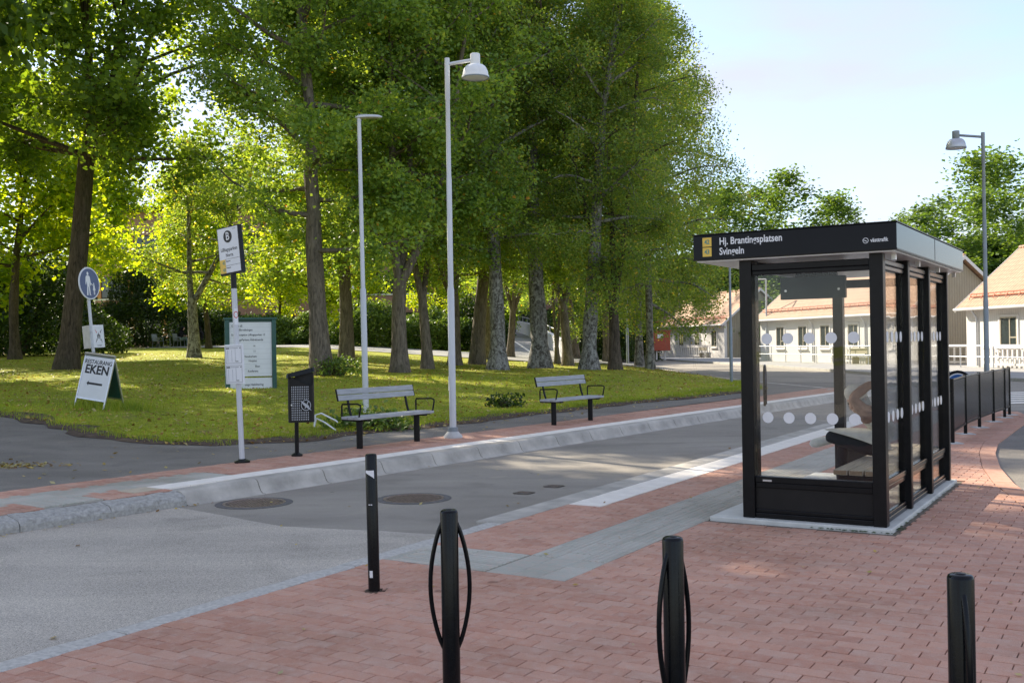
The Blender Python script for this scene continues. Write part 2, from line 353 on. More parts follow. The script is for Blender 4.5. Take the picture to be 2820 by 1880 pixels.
# ------------------------------------------------------------------ geometry helpers
class MB:
    def __init__(s): s.v = []; s.f = []
    def add(s, vs, fs):
        o = len(s.v); s.v += [tuple(map(float, p)) for p in vs]; s.f += [tuple(i + o for i in f) for f in fs]; return s
    def box(s, x0, x1, y0, y1, z0, z1, mtx=None):
        vs = [Vector(p) for p in ((x0, y0, z0), (x1, y0, z0), (x1, y1, z0), (x0, y1, z0), (x0, y0, z1), (x1, y0, z1), (x1, y1, z1), (x0, y1, z1))]
        if mtx is not None: vs = [mtx @ p for p in vs]
        return s.add(vs, [(3, 2, 1, 0), (4, 5, 6, 7), (0, 1, 5, 4), (1, 2, 6, 5), (2, 3, 7, 6), (3, 0, 4, 7)])
    def tube(s, pts, rad, n=8, caps=True):
        pts = [Vector(p) for p in pts]
        if not hasattr(rad, '__len__'): rad = [rad] * len(pts)
        vs, fs = [], []
        t = (pts[1] - pts[0]).normalized()
        a = t.orthogonal().normalized()
        for i, p in enumerate(pts):
            t2 = (pts[min(i + 1, len(pts) - 1)] - pts[max(i - 1, 0)])
            t2 = t2.normalized() if t2.length > 1e-9 else t
            a = (a - t2 * a.dot(t2)); a = a.normalized() if a.length > 1e-6 else t2.orthogonal().normalized()
            b = t2.cross(a)
            for k in range(n):
                q = 2 * math.pi * k / n
                vs.append(p + (a * math.cos(q) + b * math.sin(q)) * rad[i])
        for i in range(len(pts) - 1):
            for k in range(n):
                fs.append((i * n + k, i * n + (k + 1) % n, (i + 1) * n + (k + 1) % n, (i + 1) * n + k))
        if caps:
            fs.append(tuple(range(n - 1, -1, -1))); fs.append(tuple((len(pts) - 1) * n + k for k in range(n)))
        return s.add(vs, fs)
    def lathe(s, prof, n=24, c=(0, 0, 0), mtx=None):          # prof: (r, z) list
        vs, fs = [], []
        for r, z in prof:
            for k in range(n):
                q = 2 * math.pi * k / n; p = Vector((r * math.cos(q), r * math.sin(q), z))
                if mtx is not None: p = mtx @ p
                vs.append(p + Vector(c))
        for i in range(len(prof) - 1):
            for k in range(n):
                fs.append((i * n + k, i * n + (k + 1) % n, (i + 1) * n + (k + 1) % n, (i + 1) * n + k))
        if tuple(prof[0]) == tuple(prof[-1]): return s.add(vs, fs)
        if prof[0][0] > 1e-5: fs.append(tuple(range(n - 1, -1, -1)))
        if prof[-1][0] > 1e-5: fs.append(tuple((len(prof) - 1) * n + k for k in range(n)))
        return s.add(vs, fs)
    def prism(s, poly, d0, d1, plane='xy'):                     # extrude a polygon
        n = len(poly)
        def P(p, d): return {'xy': (p[0], p[1], d), 'xz': (p[0], d, p[1]), 'yz': (d, p[0], p[1])}[plane]
        vs = [P(p, d0) for p in poly] + [P(p, d1) for p in poly]
        fs = [tuple(range(n - 1, -1, -1)), tuple(range(n, 2 * n))] + [(i, (i + 1) % n, n + (i + 1) % n, n + i) for i in range(n)]
        return s.add(vs, fs)
    def disc(s, r, y0, y1, n=28, cx=0, cz=0, sx=1, sz=1):       # disc facing -y
        return s.prism([(cx + r * sx * math.cos(2 * math.pi * k / n), cz + r * sz * math.sin(2 * math.pi * k / n)) for k in range(n)], y0, y1, 'xz')
    def mesh(s, name, material, smooth=None):
        me = bpy.data.meshes.new(name); me.from_pydata(s.v, [], s.f); me.update()
        fix_normals(me)
        if material: me.materials.append(M[material] if isinstance(material, str) else material)
        if smooth:
            me.polygons.foreach_set('use_smooth', [True] * len(me.polygons))
            me.set_sharp_from_angle(angle=R(smooth))
        return me
    def build(s, name, material, parent=None, loc=(0, 0, 0), rot=(0, 0, 0), smooth=None, bevel=0, seg=2):
        o = bpy.data.objects.new(name, s.mesh(name, material, smooth)); col.objects.link(o)
        o.location = loc; o.rotation_euler = rot; o.parent = parent
        if bevel:
            b = o.modifiers.new('Bevel', 'BEVEL'); b.width = bevel; b.segments = seg; b.limit_method = 'ANGLE'; b.angle_limit = R(40)
            if not smooth:
                pass
        return o
import bmesh
def fix_normals(me):
    bm = bmesh.new(); bm.from_mesh(me); bmesh.ops.recalc_face_normals(bm, faces=bm.faces); bm.to_mesh(me); bm.free()
def raw_mesh(name, verts, quads, material):
    """numpy verts (n,3), quads (m,4)"""
    me = bpy.data.meshes.new(name); n, m = len(verts), len(quads); k = quads.shape[1]
    me.vertices.add(n); me.vertices.foreach_set('co', np.ascontiguousarray(verts, dtype=np.float32).ravel())
    me.loops.add(m * k); me.loops.foreach_set('vertex_index', np.ascontiguousarray(quads, dtype=np.int32).ravel())
    me.polygons.add(m); me.polygons.foreach_set('loop_start', np.arange(0, m * k, k, dtype=np.int32))
    me.update(calc_edges=True); me.materials.append(M[material]); return me
def link(name, me, parent=None, loc=(0, 0, 0), rot=(0, 0, 0)):
    o = bpy.data.objects.new(name, me); col.objects.link(o); o.location = loc; o.rotation_euler = rot; o.parent = parent; return o
def tag(o, label, cat, group=None, kind=None):
    if label: o['label'] = label
    if cat: o['category'] = cat
    if group: o['group'] = group
    if kind: o['kind'] = kind
    return o
def thing(name, label, cat, loc=(0, 0, 0), rotz=0, group=None, rot=None):
    o = bpy.data.objects.new(name, None); col.objects.link(o); o.empty_display_size = .2
    o.location = loc; o.rotation_euler = rot if rot else (0, 0, rotz)
    return tag(o, label, cat, group)
def struct(o, label=None):
    o['kind'] = 'structure'
    if label: o['label'] = label
    return o
def copy_tree(o, parent=None):
    c = o.copy(); col.objects.link(c); c.parent = parent
    for ch in [x for x in o.children]: copy_tree(ch, c)
    return c
def text(s, parent, loc, size, material, rot=(R(90), 0, 0), sx=1.0, align='LEFT', name='lettering', ext=.0008, bold=0):
    cu = bpy.data.curves.new(name, 'FONT'); cu.body = s; cu.size = size; cu.extrude = ext; cu.align_x = align; cu.align_y = 'CENTER'; cu.offset = bold
    cu.resolution_u = 3
    o = bpy.data.objects.new(name, cu); col.objects.link(o); o.location = loc; o.rotation_euler = rot; o.scale = (sx, 1, 1); o.parent = parent
    me = bpy.data.meshes.new_from_object(o.evaluated_get(bpy.context.evaluated_depsgraph_get()))
    me.materials.clear(); me.materials.append(M[material])
    bpy.data.objects.remove(o); o = link(name, me, parent, loc, rot); o.scale = (sx, 1, 1)
    return o

# ------------------------------------------------------------------ layout frames and terrain
YAW = -0.5486
CY, SY = math.cos(YAW), math.sin(YAW)
def W(u, v, z=0): return Vector((u * CY - v * SY, u * SY + v * CY, z))
def UV(x, y): return x * CY + y * SY, -x * SY + y * CY
YAW2 = YAW - 0.0848
C2, S2 = math.cos(YAW2), math.sin(YAW2)
O2 = W(-8.72, 5.5)
def W2(a, b, z=0): return Vector((O2.x + a * C2 - b * S2, O2.y + a * S2 + b * C2, z))
def sm(t): t = min(1.0, max(0.0, t)); return t * t * (3 - 2 * t)
def H(x, y):
    u, v = UV(x, y)
    s = -(u + 8.72 - .085 * (v - 5.5)) - 1.75
    if s <= 0: return .12
    k = float(np.interp(x, [-12, 0, 8], [.031, .008, 0]))
    e = .02 * max(0, min(y, 85) - 50) * sm((7 - x) / 7) * sm((x + 40) / 20)
    return .12 + .30 * sm((s - 1.5) / 8.5) * sm((8.6 - x) / 5) + k * min(max(y - 20, 0), 30) + e
def in_poly(x, y, poly):
    r = False; n = len(poly); j = n - 1
    for i in range(n):
        xi, yi = poly[i][0], poly[i][1]; xj, yj = poly[j][0], poly[j][1]
        if (yi > y) != (yj > y) and x < (xj - xi) * (y - yi) / (yj - yi) + xi: r = not r
        j = i
    return r
def resample(pts, step):
    out = [Vector(pts[0])]
    for a, b in zip(pts[:-1], pts[1:]):
        a, b = Vector(a), Vector(b); n = max(1, int((b - a).length / step))
        out += [a.lerp(b, (i + 1) / n) for i in range(n)]
    return out
rnd = random.Random(7)

# ------------------------------------------------------------------ ground, roads
g = MB(); g.add([(-400, -200, -.4), (400, -200, -.4), (400, 600, -.4), (-400, 600, -.4)], [(0, 1, 2, 3)])
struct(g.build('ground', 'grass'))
g = MB(); g.add([(-40, -40, -.03), (75, -40, -.03), (75, 150, -.03), (-40, 150, -.03)], [(0, 1, 2, 3)])
road = struct(g.build('road', 'asphalt_lane'), 'smooth grey asphalt carriageway curving past the bus stop')
seam = [(-3.55, 10.75), (-3.2, 10.45), (-2.82, 10.11), (-2.45, 9.75), (-2.11, 9.45), (-1.54, 9.25), (-1.18, 9.14), (-.69, 8.93), (-.3, 8.75)]
g = MB(); poly = seam + [tuple(W(-4.7, 2)[:2]), tuple(W(-4.7, -8)[:2]), tuple(W(-10, -8)[:2]), tuple(W(-9.2, 4)[:2])]
g.add([(x, y, -.026) for x, y in poly], [tuple(range(len(poly)))])
struct(g.build('old_road_surface', 'asphalt_old'), 'coarse worn asphalt in front of the smooth bus lane')
# dark asphalt of the side road right of the plaza
UR_V = [-3, 6, 7.2, 8.8, 10.77, 12.39, 13.8, 15.5, 17.1, 20.2, 22.5, 24.4, 25.4]
UR_U = [5, 4, 1.5, .1, -1.01, -1.45, -1.74, -1.99, -2.13, -2.13, -2.12, -2.6, -4.2]
def u_right(v): return float(np.interp(v, UR_V, UR_U))
g = MB(); pts = []
for v in np.linspace(4, 25, 40): pts.append(W(u_right(v) + .1, v, -.027))
far = [W(9, v, -.027) for v in np.linspace(25, 4, 12)]
g.add(pts + far, [tuple(range(len(pts) + len(far)))])
struct(g.build('side_road', 'asphalt_path'), 'dark asphalt side road right of the brick plaza')

# ------------------------------------------------------------------ the plaza: bedding, bricks, slabs, kerbs (frame u,v)
plaza = MB()
L_, R_ = [], []
for v in np.linspace(-3, 25.4, 72):
    L_.append((-4.94, v, -.012)); R_.append((u_right(v) + .02, v, -.012))
n = len(L_)
plaza.add(L_ + R_, [(i, n + i, n + i + 1, i + 1) for i in range(n - 1)])
plaza = struct(plaza.build('plaza', 'joint', None, (0, 0, 0), (0, 0, YAW)), 'red brick paved island with bus shelter and black bollards')
BL, BW, GAP = .212, .1085, .0056
def brick_geo(q):                                              # q: four (x,y) corners, ccw
    c = (sum(p[0] for p in q) / 4, sum(p[1] for p in q) / 4)
    def sh(p, d):
        dx, dy = c[0] - p[0], c[1] - p[1]
        return (p[0] + math.copysign(min(d, abs(dx)), dx), p[1] + math.copysign(min(d, abs(dy)), dy))
    vs = [(p[0], p[1], -.03) for p in q] + [(p[0], p[1], -.0035) for p in q] + [sh(p, .0045) + (0,) for p in q]
    fs = [(8, 9, 10, 11)]
    for i in range(4):
        j = (i + 1) % 4; fs += [(i, j, j + 4, i + 4), (i + 4, j + 4, j + 8, i + 8)]
    return vs, fs
zones = [(-4.92, -4.56, 9.07, 26), (-4.0, -3.37, 6.14, 26), (-4.92, -4.0, 6.14, 6.77), (-3.37, -1.76, 8.72, 12.45)]
full, cut = [], []
row0 = 5.27
for k in range(-90, 190):
    v1 = row0 + k * BW; v0 = v1 - BW
    vc = (v0 + v1) / 2
    if vc < .2 or vc > 24.9: continue
    ivs = [(-4.92, u_right(vc))]
    for z in zones:
        if z[2] <= vc <= z[3]:
            nx = []
            for a, b in ivs:
                if z[1] <= a or z[0] >= b: nx.append((a, b)); continue
                if z[0] > a: nx.append((a, z[0]))
                if z[1] < b: nx.append((z[1], b))
            ivs = nx
    off = -3.439 + (BL / 2 if k % 2 else 0)
    for a, b in ivs:
        i0 = math.floor((a - off) / BL)
        for i in range(i0, i0 + int((b - a) / BL) + 3):
            ua, ub = off + i * BL, off + (i + 1) * BL
            if ub < a + .02 or ua > b - .005 or ua > 3.2: continue
            w = W((ua + ub) / 2, vc)
            if w.y < 3.5 or abs(w.x) > .56 * w.y + .3: continue
            whole = ua >= a - .004 and ub <= b - .06
            if whole: full.append(((ua + ub) / 2, vc, w))
            else:
                lo, hi = max(ua, a), min(ub, b + .05)
                rt0 = min(hi, u_right(v0) + .0) if b > -3.3 and abs(b - u_right(vc)) < .01 else min(hi, b)
                rt1 = min(hi, u_right(v1) + .0) if b > -3.3 and abs(b - u_right(vc)) < .01 else min(hi, b)
                if rt0 - lo < .015 or rt1 - lo < .015: continue
                h = GAP / 2
                cut.append([(lo + h, v0 + h), (rt0 - h, v0 + h), (rt1 - h, v1 - h), (lo + h, v1 - h)])
def seen(w): return w.y > 4.95 and abs(w.x) < .485 * w.y
full.sort(key=lambda f: (not seen(f[2]), f[2].length))
h = GAP / 2
bv, bf = brick_geo([(-BL / 2 + h, -BW / 2 + h), (BL / 2 - h, -BW / 2 + h), (BL / 2 - h, BW / 2 - h), (-BL / 2 + h, BW / 2 - h)])
mb = MB(); mb.add(bv, bf); brick_me = mb.mesh('brick', 'brick')
for u, v, w in full[:300]:
    o = link('brick', brick_me, plaza, (u, v, rnd.uniform(-.0022, .0022)), (rnd.gauss(0, .006), rnd.gauss(0, .004), rnd.gauss(0, .004)))
allv, allf = [], []
for u, v, w in full[300:]:
    o = len(allv); dz = rnd.uniform(-.0022, .0022); tx, ty = rnd.gauss(0, .006), rnd.gauss(0, .004); rz = rnd.gauss(0, .005)
    allv += [(u + p[0] - rz * p[1], v + p[1] + rz * p[0], p[2] + dz + (p[1] * tx + p[0] * ty if p[2] > -.02 else 0)) for p in bv]
    allf += [tuple(i + o for i in f) for f in bf]
for q in cut:
    vs, fs = brick_geo(q); o = len(allv); dz = rnd.uniform(-.002, .002)
    allv += [(p[0], p[1], p[2] + dz) for p in vs]; allf += [tuple(i + o for i in f) for f in fs]
# header course along the curved right edge
prev = None; s_acc = 0
edge = resample([W(u_right(v), v) for v in np.linspace(7.0, 24.2, 120)], .02)
i = 0
while i + 6 < len(edge):
    p0, p1 = UV(edge[i].x, edge[i].y), UV(edge[i + 5].x, edge[i + 5].y)
    t = Vector((p1[0] - p0[0], p1[1] - p0[1])).normalized(); nrm = Vector((t.y, -t.x))
    q = [(p0[0], p0[1]), (p0[0] + nrm.x * .205, p0[1] + nrm.y * .205), (p1[0] + nrm.x * .205, p1[1] + nrm.y * .205), (p1[0], p1[1])]
    c = (sum(a[0] for a in q) / 4, sum(a[1] for a in q) / 4)
    q = [(a[0] + (c[0] - a[0]) * .035, a[1] + (c[1] - a[1]) * .035) for a in q]
    o = len(allv)
    allv += [(a[0], a[1], -.04) for a in q] + [(a[0], a[1], -.001) for a in q]
    allf += [(o + 4, o + 5, o + 6, o + 7)] + [(o + k, o + (k + 1) % 4, o + 4 + (k + 1) % 4, o + 4 + k) for k in range(4)]
    i += 5
mb = MB(); mb.v, mb.f = allv, allf
rest = mb.build('bricks', 'brick', plaza); rest['kind'] = 'stuff'
# tactile slabs with ribs, plain square slabs
def rib_slab(w, l, ribs):
    m = MB(); hw, hl = w / 2 - .002, l / 2 - .002
    m.box(-hw, hw, -hl, hl, -.03, .0)
    for k in range(ribs):
        x = -hw + (k + .5) * 2 * hw / ribs
        m.add([(x - .016, -hl, .0), (x - .009, -hl, .0045), (x + .009, -hl, .0045), (x + .016, -hl, .0), (x - .016, hl, .0), (x - .009, hl, .0045), (x + .009, hl, .0045), (x + .016, hl, .0)],
              [(0, 1, 5, 4), (1, 2, 6, 5), (2, 3, 7, 6), (0, 3, 2, 1), (4, 5, 6, 7)])
    return m.mesh('tactile_slab', 'tactile')
rib_me = rib_slab(.21, .42, 4)
m = MB(); m.add(*brick_geo([(-.104, -.104), (.104, -.104), (.104, .104), (-.104, .104)])); sq_me = m.mesh('square_slab', 'tactile')
for i in range(3):
    for j in range(3): link('square_slab', sq_me, plaza, (-3.895 + i * .21, 6.245 + j * .21, rnd.uniform(-.002, .002)))
    for j in range(-1, 42):
        v = 6.98 + j * .42 + (i % 2) * .21 - .0
        if v - .21 < 6.765 or v > 24: continue
        link('tactile_slab', rib_me, plaza, (-3.895 + i * .21, v, rnd.uniform(-.0015, .0015)))
    if i % 2: link('square_slab', sq_me, plaza, (-3.895 + i * .21, 6.98 - .105 , 0))
    link('square_slab', sq_me, plaza, (-4.884, 6.245 + i * .21, 0)).scale = (.34, 1, 1)
    for j in range(2):
        link('tactile_slab', rib_me, plaza, (-4.215 - j * .42, 6.245 + i * .21, rnd.uniform(-.0015, .0015)), (0, 0, R(90)))
# white edge slabs along the bus lane
m = MB(); m.box(-.175, .175, -.172, .172, -.04, .002); ws_me = m.mesh('white_slab', 'white_slab')
for j in range(44):
    link('white_slab', ws_me, plaza, (-4.74, 9.25 + j * .35, rnd.uniform(-.001, .001)), (0, 0, rnd.gauss(0, .003)))
# kerbs along the near side of the lane
kerb = struct(MB().add([(-5.12, -4, -.05), (-4.93, -4, -.05), (-4.93, 25.2, -.05), (-5.12, 25.2, -.05)], [(0, 1, 2, 3)]).build('kerb', 'joint', None, (0, 0, 0), (0, 0, YAW)), 'low grey kerb between red bricks and asphalt lane')
def wob(m, amp, sd):
    r = random.Random(sd); m.v = [(x + r.uniform(-amp, amp), y, z + r.uniform(-amp, amp) * .5) for x, y, z in m.v]; return m
v = 1.0
k = 0
while v < 24.6:
    gran = v < 7.1
    ln = rnd.uniform(.8, 1.1) if gran else 1.0
    m = MB()
    if gran:
        nseg = 8
        sec = [[(-5.10, -.05), (-5.10, -.012), (-5.085, -.002), (-4.945, .0), (-4.93, -.006), (-4.93, -.05)] for _ in range(nseg + 1)]
        w0 = 6
        vs = [(p[0] + (rnd.uniform(-.006, .006) if p[0] < -5 else rnd.uniform(-.003, .003)), v + .004 + (ln - .008) * q / nseg, p[1] + (rnd.uniform(-.003, .003) if p[1] > -.04 else 0)) for q in range(nseg + 1) for p in sec[q]]
        m.add(vs, [(q * w0 + a, q * w0 + a + 1, (q + 1) * w0 + a + 1, (q + 1) * w0 + a) for q in range(nseg) for a in range(w0 - 1)] + [tuple(range(w0)), tuple(nseg * w0 + a for a in range(w0 - 1, -1, -1))])
        m.build('kerb_stone', 'kerb_light', kerb)
    else:
        m.box(-5.215, -4.925, v + .002, v + ln - .002, -.06, .003)
        m.build('kerb_stone', 'concrete', kerb, bevel=.012)
    v += ln; k += 1

# ------------------------------------------------------------------ far pavement (frame a,b)
far_pav = struct(MB().add([(-1.76, -14, .104), (-.18, -14, .104), (-.18, 1.95, .104), (-.34, 1.95, .104), (-.34, 27, .104), (-1.76, 27, .104)], [(0, 1, 2, 3, 4, 5)]).build('pavement', 'joint', None, (O2.x, O2.y, 0), (0, 0, YAW2)), 'narrow brick pavement with benches along the far kerb')
allv, allf = [], []
def add_brick(cx, cy, l, w, z, skew=0):
    vs, fs = brick_geo([(-l / 2 + h, -w / 2 + h), (l / 2 - h, -w / 2 + h), (l / 2 - h, w / 2 - h), (-l / 2 + h, w / 2 - h)])
    o = len(allv); dz = rnd.uniform(-.003, .003)
    allv.extend([(cx + p[0], cy + p[1], p[2] + z + dz) for p in vs]); allf.extend([tuple(i + o for i in f) for f in fs])
gz = [(-1.32, -.7, -3, 3.2), (-.70, -.22, .53, 1.17)]
for k in range(-60, 240):
    b = k * BW
    fr = -.36 - (.30 if b > 1.95 else 0) + (.14 if b < 1.85 else 0)
    a = -1.75 + (BL / 2 if k % 2 else 0) - BL / 2
    while a < fr:
        lo, hi = max(a, -1.75), min(a + BL, fr)
        if hi - lo > .03:
            c = ((lo + hi) / 2, b + BW / 2)
            if not any(z[0] <= c[0] <= z[1] and z[2] <= c[1] <= z[3] for z in gz): add_brick(c[0], c[1], hi - lo, BW, .12)
        a += BL
mb = MB(); mb.v, mb.f = allv, allf
o = mb.build('bricks', 'brick', far_pav); o['kind'] = 'stuff'
for i in range(3):
    for j in range(15):
        link('square_slab', sq_me, far_pav, (-1.215 + i * .21, -2.9 + j * .42 * .97 + .1, .12)).scale = (1, 1.94, 1)
for j in range(3): link('tactile_slab', rib_me, far_pav, (-.46, .64 + j * .21, .124), (0, 0, R(90)))
for j in range(70):
    b = 2.1 + j * .35
    link('white_slab', ws_me, far_pav, (-.51, b, .122 + rnd.uniform(-.001, .001))).scale = (.86, 1, 1)
o = link('yellow_slab', ws_me.copy(), far_pav, (-.51, 1.75, .122)); o.scale = (.86, 1, 1); o.data.materials[0] = M['yellow_slab']
far_kerb = struct(MB().add([(-.36, -14, -.04), (.05, -14, -.04), (.05, 27, -.04), (-.36, 27, -.04)], [(0, 1, 2, 3)]).build('kerb', 'joint', None, (O2.x, O2.y, 0), (0, 0, YAW2)), 'raised concrete bus kerb with sloped face on the far side')
kas = [(.075, -.06), (.07, -.026), (.02, -.022), (-.012, .0), (-.04, .05), (-.062, .10), (-.085, .122), (-.12, .132), (-.36, .121), (-.36, -.06)]
for j in range(26):
    b = 1.95 + j * 1.0
    t0 = .9 if j == 0 else 1; t1 = 1
    m = MB(); nn = len(kas)
    vs = []
    for bb, tt in ((b + .007, t0), (b + .993, t1)):
        vs += [(p[0] if p[1] < .05 else p[0] , bb, -.06 + (p[1] + .06) * (tt if p[1] > -.02 else 1)) for p in kas]
    m.add(vs, [(i, i + 1, nn + i + 1, nn + i) for i in range(nn - 1)] + [tuple(range(nn - 1, -1, -1)), tuple(range(nn, 2 * nn))])
    m.build('kerb_stone', 'concrete', far_kerb, smooth=50)
b = -6.0
while b < 1.9:
    ln = min(rnd.uniform(.85, 1.15), 1.945 - b)
    if ln < .1: break
    nseg = 10; sec = [(.03, -.06), (.028, .03), (.005, .068), (-.02, .083), (-.17, .112), (-.2, .112), (-.2, -.06)]
    w0 = len(sec); m = MB()
    top = np.interp(b, [-6, 0, 2], [.6, .85, 1.0])
    vs = [(p[0] + (rnd.uniform(-.008, .008) if p[0] > -.1 else 0), b + .004 + (ln - .008) * q / nseg, p[1] + (rnd.uniform(-.007, .007) if p[1] > 0 else 0)) for q in range(nseg + 1) for p in sec]
    m.add(vs, [(q * w0 + a, q * w0 + a + 1, (q + 1) * w0 + a + 1, (q + 1) * w0 + a) for q in range(nseg) for a in range(w0 - 1)] + [tuple(range(w0)), tuple(nseg * w0 + a for a in range(w0 - 1, -1, -1))])
    m.build('kerb_stone', 'granite', far_kerb)
    b += ln
# nose of the pavement beyond the bus stop: curved kerb at the bend
nose = [W2(-.36, 27), W2(.0, 27.6), (9.5, 29.8, 0), (10.1, 31.6, 0), (9.6, 34, 0), (8.6, 37.5, 0), (8.25, 42, 0)]

# ------------------------------------------------------------------ asphalt footpath and lawn
g = MB(); rows = []
for b in np.linspace(-16, 30, 60):
    rows.append([W2(-1.752 - s, b) for s in (0, .4, 1, 1.8, 2.8, 4, 5.5, 7.5, 10, 13)])
vs, fs = [], []
for r in rows: vs += [(p.x, p.y, H(p.x, p.y) - .006) for p in r]
nc = len(rows[0])
for i in range(len(rows) - 1):
    for j in range(nc - 1): fs.append((i * nc + j, i * nc + j + 1, (i + 1) * nc + j + 1, (i + 1) * nc + j))
g.add(vs, fs)
struct(g.build('footpath', 'asphalt_path', smooth=60), 'dark asphalt footpath beside the lawn')
ctrl = [(-60, 62), (-30, 40), (-18, 28.5), (-13.5, 23.6), (-9.6, 19.6), (-7.1, 17.3), (-5.6, 16.15), (-4.5, 15.85), (-3.5, 16.45), (-2.7, 17.65), (-1.4, 18.95), (-.1, 21.0), (2.2, 23.9), (4.3, 26.3), (6.3, 28.8), (7.4, 31), (8.0, 34), (8.2, 37), (8.0, 42), (7.7, 46), (7.4, 55), (6.4, 66), (5, 76), (6, 100), (10, 150)]
edge = resample([Vector((x, y, 0)) for x, y in ctrl], .45)
rr = random.Random(3)
edge = [p if i in (0, len(edge) - 1) else Vector((p.x + rr.uniform(-.07, .07), p.y + rr.uniform(-.07, .07), 0)) for i, p in enumerate(edge)]
ne = len(edge)
sp0, sp1 = Vector((-110, 75, 0)), Vector((2, 165, 0))
ts = [0, .0022, .006, .012, .02, .03, .042, .056, .072, .09, .11, .135, .165, .2, .24, .29, .35, .42, .5, .6, .72, .86, 1]
vs, fs = [], []
for i, p in enumerate(edge):
    q = sp0.lerp(sp1, i / (ne - 1))
    for j, t in enumerate(ts):
        w = p.lerp(q, t); hz = H(w.x, w.y)
        z = hz - .06 if j == 0 else hz + .012 + .018 * sm(j / 3)
        if j >= 1: z += .02 * math.sin(w.x * 1.7 + w.y * .9) * math.sin(w.y * 1.3 - w.x * .5)
        vs.append((w.x, w.y, z))
nc = len(ts)
for i in range(ne - 1):
    for j in range(nc - 1): fs.append((i * nc + j, i * nc + j + 1, (i + 1) * nc + j + 1, (i + 1) * nc + j))
g = MB(); g.add(vs, fs)
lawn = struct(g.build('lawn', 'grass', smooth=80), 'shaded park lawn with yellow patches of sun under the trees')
LAWN = [(p.x, p.y) for p in edge] + [(2, 165), (-110, 75)]
def HL(x, y): return H(x, y) + .03 + .02 * math.sin(x * 1.7 + y * .9) * math.sin(y * 1.3 - x * .5)
# bare soil along the lawn edge
vs, fs = [], []
ed = [p for p in edge if -14 < p.x < 7 and p.y < 30]
for i, p in enumerate(ed):
    t = (ed[min(i + 1, len(ed) - 1)] - ed[max(i - 1, 0)]).normalized(); nr = Vector((t.y, -t.x, 0))
    o1, o2 = rr.uniform(.06, .34), rr.uniform(.1, .5)
    for w, dz in ((p + nr * o1, .002), (p, .030), (p - nr * o2, .043)): vs.append((w.x, w.y, H(w.x, w.y) + dz))
for i in range(len(ed) - 1):
    for j in range(2): fs.append((i * 3 + j, i * 3 + j + 1, i * 3 + 4 + j, i * 3 + 3 + j))
g = MB(); g.add(vs, fs); struct(g.build('soil_edge', 'soil', smooth=80), 'brown strip of bare soil where lawn meets footpath')
# sunlit lane behind the trees, ramp surface and far pavement
def drape(name, near, farp, material, dz, label, n=24, m=6):
    a = resample([Vector((x, y, 0)) for x, y in near], 1e9); vs, fs = [], []
    def along(pl, t):
        d = [0]
        for p, q in zip(pl[:-1], pl[1:]): d.append(d[-1] + math.hypot(q[0] - p[0], q[1] - p[1]))
        t *= d[-1]
        return float(np.interp(t, d, [p[0] for p in pl])), float(np.interp(t, d, [p[1] for p in pl]))
    for i in range(n + 1):
        p, q = along(near, i / n), along(farp, i / n)
        for j in range(m + 1):
            x, y = p[0] + (q[0] - p[0]) * j / m, p[1] + (q[1] - p[1]) * j / m
            vs.append((x, y, H(x, y) + dz))
    for i in range(n):
        for j in range(m): fs.append((i * (m + 1) + j, i * (m + 1) + j + 1, (i + 1) * (m + 1) + j + 1, (i + 1) * (m + 1) + j))
    g = MB(); g.add(vs, fs); return struct(g.build(name, material, smooth=80), label)
drape('lane', [(-34, 70), (-14, 60.5), (-6.5, 56.2), (-.15, 51.8), (4, 50), (8.2, 49)], [(-34, 78), (-14, 68), (-6, 64.5), (0, 62), (4, 62), (8.2, 61)], 'lane_far', .06, 'pale sunlit lane behind the row of trees')
kl = [(40, 8), (27, 22), (21, 30), (18, 36), (15.7, 45), (15, 61), (13.2, 82), (12, 120)]
kr = [(70, 8), (70, 22), (70, 30), (70, 36), (70, 45), (70, 61), (70, 82), (70, 120)]
vs = [(x, y, .085) for x, y in kl] + [(x, y, .085) for x, y in kr] + [(x - .02, y, -.06) for x, y in kl]
k = len(kl); g = MB(); g.add(vs, [(i, k + i, k + i + 1, i + 1) for i in range(k - 1)] + [(i, i + 1, 2 * k + i + 1, 2 * k + i) for i in range(k - 1)])
struct(g.build('pavement', 'pave_far'), 'pale pavement in front of the white houses')
fk = struct(MB().add([(x + .01, y, .06) for x, y in kl] + [(x + .2, y, .06) for x, y in kl], [(i, k + i, k + i + 1, i + 1) for i in range(k - 1)]).build('kerb', 'granite'), 'kerb of the pavement before the white houses')
for a_, b_ in zip(kl[1:6], kl[2:7]):
    a_, b_ = Vector((*a_, 0)), Vector((*b_, 0)); nst = int((b_ - a_).length / 1.0); d = (b_ - a_) / nst; ang = math.atan2(d.y, d.x)
    for i in range(nst):
        p = a_ + d * (i + .5)
        mm = MB(); mm.box(-d.length / 2 + .008, d.length / 2 - .008, -.02, .17, -.05, .1)
        mm.build('kerb_stone', 'granite', fk, (p.x, p.y, rnd.uniform(-.006, .006)), (0, 0, ang + math.pi), bevel=.015)
